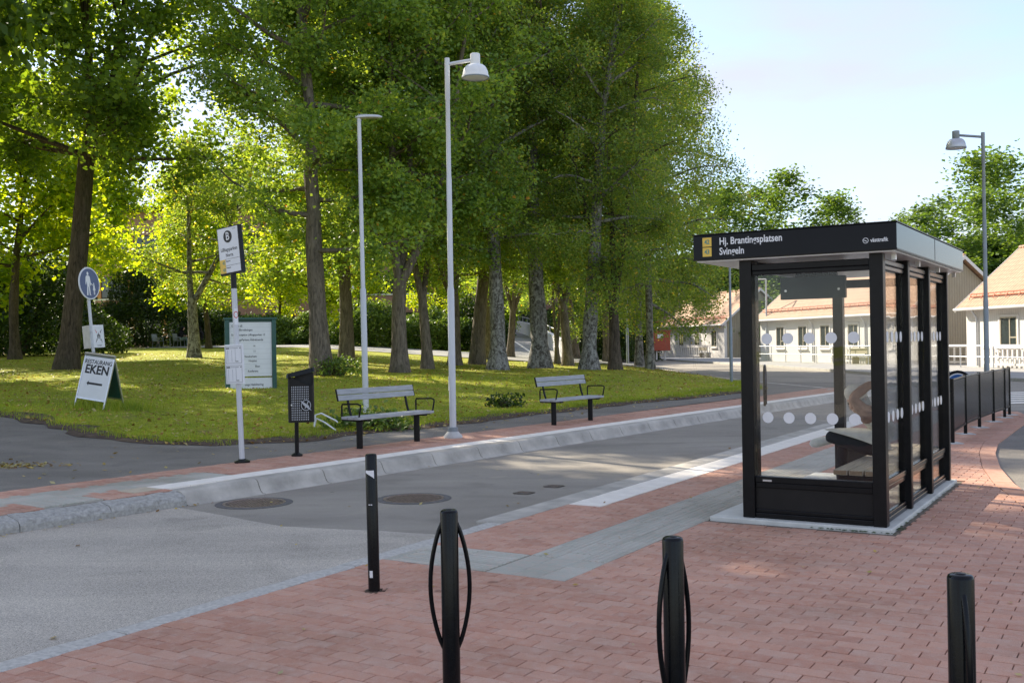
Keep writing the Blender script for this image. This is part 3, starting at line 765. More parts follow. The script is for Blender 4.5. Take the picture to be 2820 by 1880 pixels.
# pavement nose at the bend
g = MB(); ns = [W2(-1.75, 26.9), W2(-.36, 27.0), W2(.02, 26.8), Vector((8.6, 28.9, 0)), Vector((9.35, 30.6, 0)), Vector((9.3, 32, 0)), Vector((8.9, 34.5, 0)), Vector((8.4, 38, 0)), Vector((8.2, 42, 0)), Vector((7.6, 42, 0)), Vector((7.6, 36, 0)), Vector((7.2, 31, 0)), Vector((6.0, 28.5, 0))]
g.prism([(p.x, p.y) for p in ns], -.06, .105)
struct(g.build('pavement_nose', 'asphalt_path'), 'curved end of the footpath at the bend')
nk = struct(MB().add([(8, 29, -.05), (8.1, 29, -.05), (8.1, 29.1, -.05)], [(0, 1, 2)]).build('kerb', 'concrete'), 'kerb round the curved footpath end')
ns = [p for p in resample(ns[2:9], .9)]
for a_, b_ in zip(ns[:-1], ns[1:]):
    d = b_ - a_; ang = math.atan2(d.y, d.x); p = (a_ + b_) / 2
    mm = MB(); mm.box(-d.length / 2 - .01, d.length / 2 - .0, -.13, .06, -.06, .118); mm.build('kerb_stone', 'concrete', nk, (p.x, p.y, rnd.uniform(-.004, .004)), (0, 0, ang), bevel=.02)
# zebra crossing right of the plaza
zeb = struct(MB().add([(12.0, 24.5, -.0225), (12.02, 24.5, -.0225), (12.02, 24.52, -.0225)], [(0, 1, 2)]).build('road_marking', 'white_slab'), 'white zebra crossing bars beyond the black railing')
for i in range(6):
    mm = MB(); mm.add([(-1.3, -.25, 0), (1.3, -.25, 0), (1.3, .25, 0), (-1.3, .25, 0)], [(0, 1, 2, 3)]); mm.build('crossing_bar', 'white_slab', zeb, (13.0 + i * .45, 25.2 + i * .9, -.021), (0, 0, R(10)))

# ------------------------------------------------------------------ bus shelter
SH = thing('bus_shelter', 'black framed glass bus shelter with flat roof and destination lettering', 'bus shelter', (3.129, 8.417, 0), YAW)
m = MB(); m.box(-1.645, -.085, .035, 3.48, -.08, .03); m.build('base_slab', 'slab', SH, bevel=.01)
# roof
m = MB(); m.box(-1.745, 0, 0, 3.564, 2.312, 2.536); roof = m.build('roof', 'fascia', SH, bevel=.006)
m = MB(); m.box(-1.72, -.025, .025, 3.54, 2.300, 2.3105); m.build('soffit', 'lamp_white', roof)
m = MB(); m.box(-1.752, .007, -.007, 3.571, 2.5375, 2.546); m.build('roof_trim', 'black_satin', roof)
m = MB(); m.box(-1.747, .002, -.004, -.001, 2.312, 2.326); m.box(.001, .004, .0, 3.564, 2.312, 2.325); m.build('fascia_edge', 'alu' if False else 'black_satin', roof)
for y in (1.78,):
    m = MB(); m.box(.0005, .0025, y, y + .004, 2.33, 2.53); m.build('fascia_joint', 'ink', roof)
for zz, s_ in ((2.473, '42'), (2.385, '43')):
    m = MB(); m.box(-1.655, -1.572, -.0035, -.0005, zz - .04, zz + .04); pl = m.build('route_plate', 'yellow', roof)
    text(s_, pl, (-1.6135, -.0045, zz), .055, 'teal_ink', sx=.85, align='CENTER', bold=.0012)
text('Hj. Brantingsplatsen', roof, (-1.50, -.003, 2.47), .088, 'white', sx=.80, bold=.0016)
text('Svingeln', roof, (-1.50, -.003, 2.381), .088, 'white', sx=.80, bold=.0016)
text('västtrafik', roof, (-.205, -.003, 2.398), .046, 'white', sx=.82, bold=.0010)
m = MB(); m.lathe([(.019, -.001), (.023, -.001), (.023, .001), (.019, .001), (.019, -.001)], 24, (-.243, -.003, 2.398), Matrix.Rotation(R(90), 3, 'X'))
m.add([(-.272, -.004, 2.408), (-.240, -.004, 2.399), (-.226, -.004, 2.386), (-.243, -.004, 2.392)], [(0, 1, 2, 3)])
m.build('operator_emblem', 'white', roof)
# posts
def post(x0, x1, y0, y1, z1=2.31, mtl='black_satin'):
    m = MB(); m.box(x0, x1, y0, y1, .03, z1); return m.build('post', mtl, SH, bevel=.008)
PX = -.1335
for y in (.1026, 1.1714, 2.2276, 3.3238):
    w = .11 if y < .2 else .07
    post(PX - .11, PX, y, y + (.11 if y < .2 else .085))
post(-1.36, -1.25, .1026, .2126)
post(-1.355, -1.255, .216, .32, mtl='black')
post(-1.36, -1.25, 3.29, 3.41)
# front end wall
def rail(x0, x1, y0, y1, z0, z1, mtl='black_satin', name='rail'):
    m = MB(); m.box(x0, x1, y0, y1, z0, z1); return m.build(name, mtl, SH, bevel=.006)
rail(-1.249, -.2445, .120, .196, .032, .078); rail(-1.249, -.2445, .128, .188, .0785, .112)
rail(-1.249, -.2445, .120, .196, .345, .398); rail(-1.249, -.2445, .128, .188, .298, .3445)
m = MB(); m.box(-1.249, -.2445, .140, .176, .1125, .2975); m.build('kick_panel', 'dark_panel', SH)
rail(-1.249, -.2445, .116, .20, 2.205, 2.262); rail(-1.249, -.2445, .124, .192, 2.165, 2.2045)
m = MB(); m.box(-1.18, -1.10, .1185, .1198, .356, .372); m.build('maker_plate', 'alu', SH)
m = MB(); m.box(-1.249, -.2445, .155, .161, .3985, 2.1645); fg = m.build('glass_pane', 'glass', SH)
for zz in (1.605, .915):
    for i in range(5):
        m = MB(); m.disc(.0485, .1515, .1535, 30, -1.135 + i * .1865, zz); m.build('dot', 'dot', fg)
# long side: three bays of glass on the right
for b0, b1 in ((.2126, 1.1714), (1.2564, 2.2276), (2.3126, 3.3238)):
    xg = PX - .06
    y0, y1 = b0 + .001, b1 - .001
    m = MB(); m.box(xg - .003, xg + .003, y0, y1, .3985, 2.1695); gp_ = m.build('glass_pane', 'glass', SH)
    m = MB(); m.box(xg - .003, xg + .003, y0, y1, .1125, .2975); m.build('glass_pane', 'glass', SH)
    for z0, z1, d in ((.032, .078, .03), (.0785, .112, .022), (.345, .398, .03), (.298, .3445, .022), (2.17, 2.215, .03), (2.2155, 2.265, .036)):
        m = MB(); m.box(xg - d, xg + d, y0, y1, z0, z1); m.build('rail', 'black', SH, bevel=.009)
    for zz in (1.605, .915):
        for i in range(5):
            cy = b0 + .10 + i * .19
            m = MB(); m.prism([(cy + .0485 * math.cos(2 * math.pi * k / 26), zz + .0485 * math.sin(2 * math.pi * k / 26)) for k in range(26)], xg + .0045, xg + .0065, 'yz'); m.build('dot', 'dot', gp_)
# far end wall
m = MB(); m.box(-1.249, -.2445, 3.345, 3.351, .3985, 2.1695); m.build('glass_pane', 'glass', SH)
rail(-1.249, -.2445, 3.31, 3.385, .298, .398); rail(-1.249, -.2445, 3.31, 3.385, .032, .112); rail(-1.249, -.2445, 3.31, 3.385, 2.17, 2.262)
m = MB(); m.box(-1.249, -.2445, 3.33, 3.366, .1125, .2975); m.build('kick_panel', 'dark_panel', SH)
# top beam on the open side, drainage stubs
rail(-1.34, -1.27, .325, 3.285, 2.215, 2.299)
for y in (.28, 1.35, 2.42, 3.45):
    m = MB(); m.box(-.10, -.065, y, y + .04, 2.25, 2.2995); m.build('roof_bracket', 'alu', SH)
# hanging departure display
m = MB(); m.box(-1.345, -.72, 1.26, 1.33, 1.985, 2.2); dsp = m.build('departure_display', 'screen', SH, bevel=.008)
m = MB(); m.box(-1.20, -.80, 1.275, 1.315, 2.2005, 2.2995); m.build('display_bracket', 'black', dsp)
for x in (-1.29, -.78):
    m = MB(); m.disc(.012, 1.254, 1.2595, 12, x, 2.07); m.build('bolt', 'alu', dsp)
# bench in the shelter
bn = MB(); bn.box(-.60, -.24, .44, .50, .37, .405); 
bn.prism([(-.60, .405), (-.245, .405), (-.245, .30), (-.50, .30)], .46, .50, 'xz'); bn.prism([(-.60, .405), (-.245, .405), (-.245, .30), (-.50, .30)], 2.9, 2.94, 'xz')
bn.prism([(-.60, .405), (-.245, .405), (-.245, .30), (-.50, .30)], 1.6, 1.64, 'xz')
sb = bn.build('seat_bracket', 'black_satin', SH)
for i in range(3):
    x0 = -.645 + i * .135
    m = MB(); m.box(x0, x0 + .118, .42, 3.0, .407, .452); pk = m.build('seat_plank', 'plank', SH, bevel=.005)
    m = MB(); m.box(x0 + .006, x0 + .112, .4165, .4195, .412, .447); m.build('end_grain', 'plank_end', pk)

mo = MB(); r_ = random.Random(12)
for k in range(170):
    if r_.random() < .6: x, y = -.085 + abs(r_.gauss(0, .022)), .2 + 3.2 * r_.random() ** 2
    else: x, y = r_.uniform(-.75, -.05), .035 - abs(r_.gauss(0, .025))
    q = r_.uniform(.004, .013); mo.add([(x - q, y - q * .6, .003), (x + q, y - q * .5, .004), (x + q * .7, y + q, .007), (x - q * .6, y + q * .8, .005)], [(0, 1, 2, 3)])
tag(mo.build('moss', 'leaf_dark', None, (3.129, 8.417, 0), (0, 0, YAW)), 'moss and small weeds along the foot of the shelter slab', 'moss', None, 'stuff')

# ------------------------------------------------------------------ people
def skin_body(name, joints, edges, material, parent, root=0, sub=2, mtx=None):
    me = bpy.data.meshes.new(name); me.from_pydata([j[:3] for j in joints], edges, []); me.update()
    me.materials.append(M[material])
    o = link(name, me, parent)
    sk = o.modifiers.new('Skin', 'SKIN'); sk.use_smooth_shade = True
    lay = me.skin_vertices[0] if len(me.skin_vertices) else None
    if lay is None:
        bpy.context.view_layer.objects.active = o
        lay = me.skin_vertices[0]
    for i, j in enumerate(joints):
        lay.data[i].radius = (j[3], j[4] if len(j) > 4 else j[3]); lay.data[i].use_root = (i == root)
    s = o.modifiers.new('Subdivision', 'SUBSURF'); s.levels = sub; s.render_levels = sub
    return o
def blob(parent, name, material, c, r, sc=(1, 1, 1), rot=(0, 0, 0), n=20, cut=None):
    m = MB(); prof = []
    k0 = 0
    for k in range(13):
        q = -math.pi / 2 + math.pi * k / 12; z = math.sin(q)
        if cut is not None and z < cut: continue
        prof.append((max(math.cos(q), 1e-6 if abs(math.cos(q)) < 1e-6 else math.cos(q)) * r, z * r))
    m.lathe(prof, n); o = m.build(name, material, parent, c, rot, smooth=60); o.scale = sc; return o
def to_world(p): return Matrix.Translation((3.129, 8.417, 0)) @ Matrix.Rotation(YAW, 4, 'Z') @ Vector(p)
P1 = thing('person', 'person in beige beanie hunched on the shelter bench, one arm over the head', 'person', to_world((-.42, 1.42, .452)), YAW)
# local frame: origin on the seat; -x towards the road, y along the bench, z up
body = [(.05, .0, .11, .145, .12), (.02, .0, .24, .14, .12), (-.06, .0, .36, .155, .12), (-.13, .0, .44, .12, .10), (-.18, -.01, .50, .062, .06),
        (-.13, .17, .42, .065), (-.04, .27, .27, .052), (-.20, .20, .20, .042), (-.26, .16, .19, .036),
        (-.14, -.17, .45, .066), (-.245, -.20, .585, .055), (-.11, -.07, .705, .043), (-.04, -.01, .695, .036),
        (-.10, .12, .10, .088), (-.42, .17, .14, .066), (-.45, .17, -.17, .052), (-.44, .17, -.385, .042),
        (-.10, -.11, .11, .088), (-.46, -.14, .21, .066), (-.50, .02, .18, .055), (-.53, .20, .15, .044)]
be = [(0, 1), (1, 2), (2, 3), (3, 4), (3, 5), (5, 6), (6, 7), (7, 8), (3, 9), (9, 10), (10, 11), (11, 12), (0, 13), (13, 14), (14, 15), (15, 16), (0, 17), (17, 18), (18, 19), (19, 20)]
# the body is one continuous surface; its colours follow the clothes (jersey, sleeve, trousers)
def clothed(name, joints, edges, parent, rules, default):
    o = skin_body(name, joints, edges, default, parent)
    dg = bpy.context.evaluated_depsgraph_get()
    me = bpy.data.meshes.new_from_object(o.evaluated_get(dg))
    old = o.data; o.modifiers.clear(); o.data = me
    me.materials.clear(); names = [default] + [r[0] for r in rules]
    for nme in names: me.materials.append(M[nme])
    J = [Vector(j[:3]) for j in joints]
    def seg(p, a, b):
        ab = b - a; t = max(0, min(1, (p - a).dot(ab) / max(ab.length_squared, 1e-9))); return (p - a - ab * t).length, t
    for f in me.polygons:
        c = f.center; best = min(((seg(c, J[a], J[b])[0] - (joints[a][3] + joints[b][3]) / 2, i, seg(c, J[a], J[b])[1]) for i, (a, b) in enumerate(edges)), key=lambda q: q[0])
        f.material_index = 0
        for k, (nme, es) in enumerate(rules):
            for e in es:
                if isinstance(e, tuple):
                    if e[0] == best[1] and best[2] > e[1]: f.material_index = k + 1
                elif e == best[1]: f.material_index = k + 1
    me.polygons.foreach_set('use_smooth', [True] * len(me.polygons))
    return o
def hand(parent, c, mtx, material='skin', size=1.0, curl=.5):
    """palm and five fingers as one skinned mesh; local x runs along the fingers, z is the back of the hand"""
    J = [(0, 0, 0, .026, .018), (.045, 0, 0, .034, .015), (.085, 0, 0, .036, .012)]; E_ = [(0, 1), (1, 2)]
    for yy, l in ((.029, .066), (.010, .076), (-.010, .070), (-.028, .055)):
        k = len(J); J += [(.092, yy, 0, .0085), (.092 + l * .5, yy * 1.1, -.016 * curl * 2, .0085), (.092 + l * .8, yy * 1.15, -.05 * curl * 1.6, .0075)]
        E_ += [(2, k), (k, k + 1), (k + 1, k + 2)]
    k = len(J); J += [(.035, .040, -.008, .011), (.065, .058, -.016, .010), (.088, .062, -.026, .0085)]; E_ += [(1, k), (k, k + 1), (k + 1, k + 2)]
    P = [tuple(c + mtx @ (Vector(j[:3]) * size)) + tuple(r * size for r in j[3:]) for j in J]
    o = skin_body('hand', P, E_, material, parent, 0, 1); return o
b1 = clothed('body', body, be, P1, [('sleeve', [(8, .0), 9, 10, 11, 5, 6, 7]), ('trousers', [12, 13, 14, 15, 16, 17, 18, 19]), ('skin', [3])], 'jersey')
# head bowed towards the road, turned slightly to the camera
head = MB()
prof = [(0.0001, -.118), (.042, -.114), (.064, -.095), (.074, -.06), (.080, -.02), (.083, .03), (.080, .07), (.062, .105), (.03, .122), (.0001, .126)]
head.lathe(prof, 24); head.v = [(x * 1.12 - (.006 if z < -.05 else 0), y, z) for x, y, z in head.v]
HM = Matrix.Translation((-.235, -.045, .555)) @ Matrix.Rotation(R(62), 4, 'Z') @ Matrix.Rotation(R(-28), 4, 'Y')
def hpart(mb, name, material, parent=P1, smooth=60):
    mb.v = [tuple(HM @ Vector(p)) for p in mb.v]; return mb.build(name, material, parent, smooth=smooth)
face = hpart(head, 'head', 'skin')
t = MB(); t.tube([(-.090, 0, .012), (-.103, 0, -.012), (-.108, 0, -.024), (-.094, 0, -.03)], [.009, .012, .0135, .007], 10); hpart(t, 'nose', 'skin', face)
for s_ in (-1, 1):
    t = MB(); t.lathe([(.0001, -.009), (.008, -.005), (.0095, 0), (.008, .005), (.0001, .009)], 12, (-.083, s_ * .031, .008)); hpart(t, 'eye', 'eye', face)
    t = MB(); t.tube([(.0, s_ * .084, .025), (.012, s_ * .091, .012), (.008, s_ * .09, -.018), (-.004, s_ * .084, -.03)], [.007, .011, .010, .006], 8); hpart(t, 'ear', 'skin', face)
    t = MB(); t.tube([(-.086, s_ * .048, .024), (-.0905, s_ * .03, .028), (-.089, s_ * .015, .024)], [.004, .006, .004], 6); hpart(t, 'eyebrow', 'hair', face)
t = MB(); t.tube([(-.078, -.026, -.062), (-.092, 0, -.06), (-.078, .026, -.062)], [.004, .0065, .004], 8); hpart(t, 'mouth', 'red_ink' if False else 'skin', face)
t = MB(); t.lathe([(.086, -.0), (.0925, .01), (.094, .04), (.092, .075), (.074, .118), (.038, .142), (.0001, .148)], 24); t.v = [(x * 1.1 + .012, y * 1.02, z + .012 - .25 * x) for x, y, z in t.v]; hpart(t, 'beanie', 'beanie')
t = MB()
for k in range(46):
    q = R(-115 + k * 5.0); r0 = .087; x, y = math.cos(q) * r0 * 1.08, math.sin(q) * r0
    t.tube([(x, y, .03), (x * 1.12, y * 1.12, -.03), (x * 1.14 + .004, y * 1.12, -.085 - .02 * math.sin(k * 1.7))], [.010, .011, .005], 5)
hpart(t, 'hair', 'hair')
hand(P1, Vector((-.095, -.055, .70)), Matrix.Rotation(R(25), 3, 'Z') @ Matrix.Rotation(R(8), 3, 'Y'), 'skin', .95, .35)
hand(P1, Vector((-.25, .165, .205)), Matrix.Rotation(R(170), 3, 'Z') @ Matrix.Rotation(R(10), 3, 'Y'), 'skin', .95, .5)
# hem of the long beige jersey spread over the lap
hem = MB(); N = 9
top = [(.06, -.17, .27), (-.08, -.20, .315), (-.22, -.215, .32), (-.36, -.215, .31), (-.50, -.20, .285)]
low = [(.14, -.185, .06), (.02, -.215, .115), (-.14, -.235, .18), (-.32, -.235, .235), (-.545, -.205, .285)]
back = [(.06, .1, .26), (-.08, .1, .27), (-.22, .1, .27), (-.36, .08, .27), (-.50, -.10, .285)]
hem.add(back + top + low, [(i, i + 1, 5 + i + 1, 5 + i) for i in range(4)] + [(5 + i, 6 + i, 11 + i, 10 + i) for i in range(4)])
o = hem.build('jersey_hem', 'jersey', P1, smooth=80)
o.modifiers.new('Solid', 'SOLIDIFY').thickness = .012; s_ = o.modifiers.new('Sub', 'SUBSURF'); s_.levels = s_.render_levels = 2
def shoe(parent, loc, rot, material='shoe', sc=1.0, name='shoe'):
    t = MB(); sec = [(-.09, .030, .0, .075), (-.06, .037, .0, .085), (.0, .038, .0, .075), (.06, .044, .0, .058), (.12, .046, .0, .048), (.165, .035, .004, .036), (.182, .012, .01, .024)]
    n = 10; vs = []
    for x, w, z0, z1 in sec:
        for k in range(n):
            q = 2 * math.pi * k / n; cz = (z0 + z1) / 2; vs.append((x, w * math.cos(q), cz + (z1 - z0) / 2 * (math.sin(q) if math.sin(q) > 0 else max(math.sin(q) * 1.5, -1))))
    fs = [(i * n + k, i * n + (k + 1) % n, (i + 1) * n + (k + 1) % n, (i + 1) * n + k) for i in range(len(sec) - 1) for k in range(n)] + [tuple(range(n - 1, -1, -1)), tuple((len(sec) - 1) * n + k for k in range(n))]
    t.add(vs, fs); o = t.build(name, material, parent, loc, rot, smooth=60); o.scale = (sc,) * 3
    t = MB(); t.prism([(-.094, -.03), (-.06, -.04), (.05, -.045), (.12, -.048), (.175, -.03), (.19, 0), (.175, .03), (.12, .048), (.05, .045), (-.06, .04), (-.094, .03)], -.012, .008)
    t.build('sole', 'white' if material == 'shoe' else 'ink', o); return o
shoe(P1, (-.44, .17, -.455 + .033), (0, 0, R(178)))
shoe(P1, (-.585, .245, .135), (R(-78), R(12), R(205)))

# ------------------------------------------------------------------ bollards
def bollard_mesh(parent, hh, r=.038):
    m = MB(); m.lathe([(r, -.02), (r, hh - .012), (r - .003, hh - .004), (r - .009, hh), (.0001, hh)], 28); return m.build('post', 'black', parent, smooth=40)
u, v = -4.33, 5.31
BO = thing('bollard', 'plain black bollard with two torn white stickers beside the kerb', 'bollard', W(u, v), YAW)
BO.rotation_euler = (0, -.012, YAW)
bollard_mesh(BO, .895)
def sticker(parent, r, a0, a1, z0, z1, ragged=0, mtl='white', name='sticker'):
    m = MB(); n = 8; rr_ = random.Random(5)
    lo = [(r * math.cos(a0 + (a1 - a0) * k / n), r * math.sin(a0 + (a1 - a0) * k / n), z0 + (ragged * abs(1 - k / n) ** .7 * .9 if ragged else 0)) for k in range(n + 1)]
    hi = [(r * math.cos(a0 + (a1 - a0) * k / n), r * math.sin(a0 + (a1 - a0) * k / n), z1) for k in range(n + 1)]
    m.add(lo + hi, [(k, k + 1, n + 2 + k, n + 1 + k) for k in range(n)]); return m.build(name, mtl, parent)
for a0, a1, z0, z1, rg in ((R(-118), R(-25), .735, .79, .045), (R(-95), R(-62), .095, .14, 0), (R(-88), R(-72), .565, .571, 0), (R(-66), R(-50), .565, .571, 0)):
    sticker(BO, .0388, a0 - YAW * 0, a1, z0, z1, rg)
m = MB(); rr_ = random.Random(9)
for k in range(60):
    q, d = rr_.uniform(0, 6.28), .036 + abs(rr_.gauss(0, .018)); x, y, s_ = d * math.cos(q), d * math.sin(q), rr_.uniform(.004, .012)
    m.add([(x - s_, y - s_, .002), (x + s_, y - s_ * .6, .002), (x + s_ * .8, y + s_, .006), (x - s_ * .5, y + s_, .004)], [(0, 1, 2, 3)])
tag(m.build('weeds', 'soil', None, W(u, v, .001), (0, 0, YAW)), 'brown dirt and moss round the foot of the stickered bollard', 'dirt', None, 'stuff')
def cycle_stand(u, v, loop_az, label):
    t = thing('bicycle_stand', label, 'bicycle stand', W(u, v), 0, 'black bicycle stand bollards in the foreground')
    bollard_mesh(t, .90)
    m = MB(); m.lathe([(.0001, .9005), (.016, .9005), (.013, .903), (.0001, .9035)], 18); m.build('cap_rivet', 'black_satin', t, smooth=40)
    for s_ in (0, math.pi):
        a = loop_az + s_; pts = []
        for k in range(17):
            q = k / 16; bow = math.sin(math.pi * q) ** .8
            rr2 = .030 + .053 * bow; z = .845 - .53 * q
            pts.append((rr2 * math.cos(a), rr2 * math.sin(a), z))
        m = MB(); m.tube(pts, .0095, 10); m.build('locking_loop', 'black', t, smooth=50)
    return t
cycle_stand(-2.54, 3.62, R(185), 'black bicycle stand with both side loops showing, farthest of the three')
cycle_stand(-1.46, 3.47, R(222), 'middle black bicycle stand, its loops nearly edge-on')
cycle_stand(-.48, 3.30, R(262), 'black bicycle stand with a loop facing the viewer, nearest the corner')

# ------------------------------------------------------------------ manholes and valve covers
def manhole(x, y, label):
    t = thing('manhole_cover', label, 'manhole cover', (x, y, -.03), rnd.uniform(0, 3), 'round manhole covers in the lane')
    m = MB(); m.lathe([(.40, .001), (.40, .005), (.325, .006), (.325, .001), (.40, .001)], 40); m.build('asphalt_collar', 'collar', t)
    m = MB(); m.lathe([(.325, .002), (.325, .009), (.30, .010), (.295, .004), (.295, .002), (.325, .002)], 40); m.build('rim', 'iron_rim', t, smooth=40)
    m = MB(); m.lathe([(.0001, .004), (.29, .004), (.29, .001)], 36); lid = m.build('lid', 'iron', t)
    m = MB(); st = .043
    for i in range(-7, 8):
        for j in range(-7, 8):
            if math.hypot(i * st, j * st) < .275: m.box(i * st - .014, i * st + .014, j * st - .014, j * st + .014, .0041, .009)
    o = m.build('studs', 'iron_rim', lid); o['kind'] = 'stuff'
manhole(-2.73, 10.90, 'larger looking round manhole cover, closer to the raised kerb')
manhole(-1.07, 11.04, 'round manhole cover with reddish studs, mid-lane right of the stickered bollard')
for i, (x, y, lb) in enumerate(((.105, 11.32, 'small square valve cover in the lane, nearer of two'), (.45, 11.81, 'small square valve cover in the lane, farther of two'))):
    t = thing('valve_cover', lb, 'valve cover', (x, y, -.029), YAW, 'small valve covers in the lane')
    m = MB(); m.prism([(-.10, -.07), (-.07, -.10), (.07, -.10), (.10, -.07), (.10, .07), (.07, .10), (-.07, .10), (-.10, .07)], .001, .006); m.build('frame', 'iron', t)
    m = MB(); m.lathe([(.0001, .0065), (.065, .0065), (.065, .002)], 20); m.build('lid', 'collar', t)
    m = MB()
    for k in range(-2, 3): m.box(k * .024 - .006, k * .024 + .006, -.04, .04, .0066, .011)
    m.build('ribs', 'iron_rim', t)

# ------------------------------------------------------------------ lamps
def dome_lamp(loc, height, arm_az, arm, label, pole='galv_light', dome='lamp_white', capm='lamp_white', lean=0.0):
    t = thing('street_lamp', label, 'street lamp', loc, 0); t.rotation_euler = (0, lean, 0)
    m = MB(); m.lathe([(.15, 0), (.15, .03), (.085, .10), (.075, .13)], 24); m.lathe([(.0001, .13), (.075, .13)], 24); m.build('base_collar', 'footing', t, smooth=50)
    m = MB(); m.lathe([(.064, .10), (.085, .10), (.080, .16), (.062, .17)], 24); m.build('sleeve', 'grey_pole', t, smooth=50)
    m = MB(); m.lathe([(.054, .05), (.054, height * .39), (.050, height * .392), (.044, height * .40), (.042, height * .68), (.036, height * .69), (.034, height * .89), (.040, height * .892), (.040, height), (.0001, height)], 24); m.build('pole', pole, t, smooth=40)
    m = MB(); m.box(.051, .0555, -.03, .03, .75, .98, Matrix.Rotation(R(200), 4, 'Z')); m.build('service_hatch', pole, t)
    d = Vector((math.cos(arm_az), math.sin(arm_az), 0)); z = height - .10
    e = d * arm
    m = MB(); m.tube([(0, 0, z), (e.x, e.y, z + .06)], .028, 14); m.build('arm', pole, t, smooth=50)
    m = MB(); m.lathe([(.072, .0), (.078, .01), (.078, .165), (.070, .172), (.0001, .172)], 24, (e.x, e.y, z - .02)); h = m.build('lamp_head', capm, t, smooth=40)
    m = MB(); prof = [(.078, -.02)]
    for k in range(9):
        q = math.pi / 2 * k / 8; prof.append((.078 + (.205 - .078) * math.sin(q) ** .9 if k else .08, -.02 - .175 * (1 - math.cos(q))))
    prof += [(.215, -.198), (.215, -.225), (.205, -.228)]
    m.lathe(prof, 36, (e.x, e.y, z)); m.build('dome', dome, h, smooth=40)
    m = MB(); m.lathe([(.2035, -.222), (.2185, -.222), (.2185, -.236), (.2035, -.236), (.2035, -.222)], 36, (e.x, e.y, z)); m.build('dome_rim', 'grey_pole', h, smooth=40)
    m = MB(); m.lathe([(.0001, -.20), (.12, -.205), (.2025, -.2255)], 36, (e.x, e.y, z)); m.build('lens', 'lamp_lens', h, smooth=60)
    return t
dome_lamp((-.96, 16.52, .12), 6.03, R(-5), .45, 'tall grey street lamp with white dome shade between the two benches')
dome_lamp((10.5, 23.0, 0), 6.1, R(175), .58, 'street lamp with grey dome shade beyond the black railing', 'grey_pole', 'galv', 'grey_pole')
t = thing('street_lamp', 'slim grey street lamp with flat head behind the nearer bench', 'street lamp', (-3.03, 21.4, .2), 0); t.rotation_euler = (0, -.008, 0)
m = MB(); m.lathe([(.062, 0), (.062, 2.55), (.055, 2.57), (.045, 2.6), (.040, 6.06), (.0001, 6.06)], 20); m.build('pole', 'galv_light', t, smooth=40)
m = MB(); m.lathe([(.0001, 6.155), (.5, 6.150), (.8, 6.138), (.95, 6.118), (1.0, 6.10), (.97, 6.09), (.0001, 6.09)], 32); m.v = [(.20 + x * .285, y * .115, z) for x, y, z in m.v]; hd = m.build('lamp_head', 'galv_light', t, smooth=60)
m = MB(); m.box(.06, .40, -.065, .065, 6.08, 6.089); m.build('lens', 'lamp_lens', hd)
m = MB()
for k in range(6): m.box(.0 + k * .03, .012 + k * .03, -.05, .05, 6.145, 6.162)
m.build('cooling_fins', 'galv', hd)
m = MB(); m.lathe([(.046, 6.02), (.046, 6.09)], 18); m.build('head_socket', 'galv', t)
def simple_lamp(x, y, z, hh, label, arm=None, r=.06, pole='grey_pole', globe=False):
    t = thing('street_lamp', label, 'street lamp', (x, y, z))
    m = MB(); m.lathe([(r, 0), (r, hh * .42), (r * .75, hh * .43), (r * .65, hh), (.0001, hh)], 14); m.build('pole', pole, t, smooth=40)
    if globe:
        m = MB(); m.lathe([(.0001, -.24), (.12, -.21), (.21, -.12), (.24, 0), (.21, .12), (.12, .21), (.0001, .24)], 20, (0, 0, hh + .2)); m.build('globe', 'lamp_white', t, smooth=60)
    elif arm:
        m = MB(); m.box(min(0, arm), max(0, arm), -.05, .05, hh - .04, hh + .03); m.build('lamp_head', 'lamp_white', t, bevel=.01)
    else:
        m = MB(); m.lathe([(.05, hh), (.17, hh + .02), (.16, hh + .12), (.05, hh + .18), (.0001, hh + .18)], 18); m.build('lamp_head', 'lamp_white', t, smooth=50)
simple_lamp(7.56, 35.9, .14, 4.55, 'thin grey lamp post at the tip of the lawn, its head behind the shelter roof')
simple_lamp(17.9, 73, .09, 5.75, 'thin pale lamp post with short arm, seen through the shelter glass', -.9, .09, 'galv')
simple_lamp(-10.2, 66, H(-10.2, 66), 3.5, 'globe lamp on a pale post beside the round bush', None, .09, 'galv', True)
simple_lamp(7.0, 63, .1, 5.5, 'thin grey lamp post among the birches by the far road', None, .08)
simple_lamp(1.35, 70, H(1.35, 70), 4.2, 'thin pale lamp post in front of the white ramp wall', None, .07, 'galv')

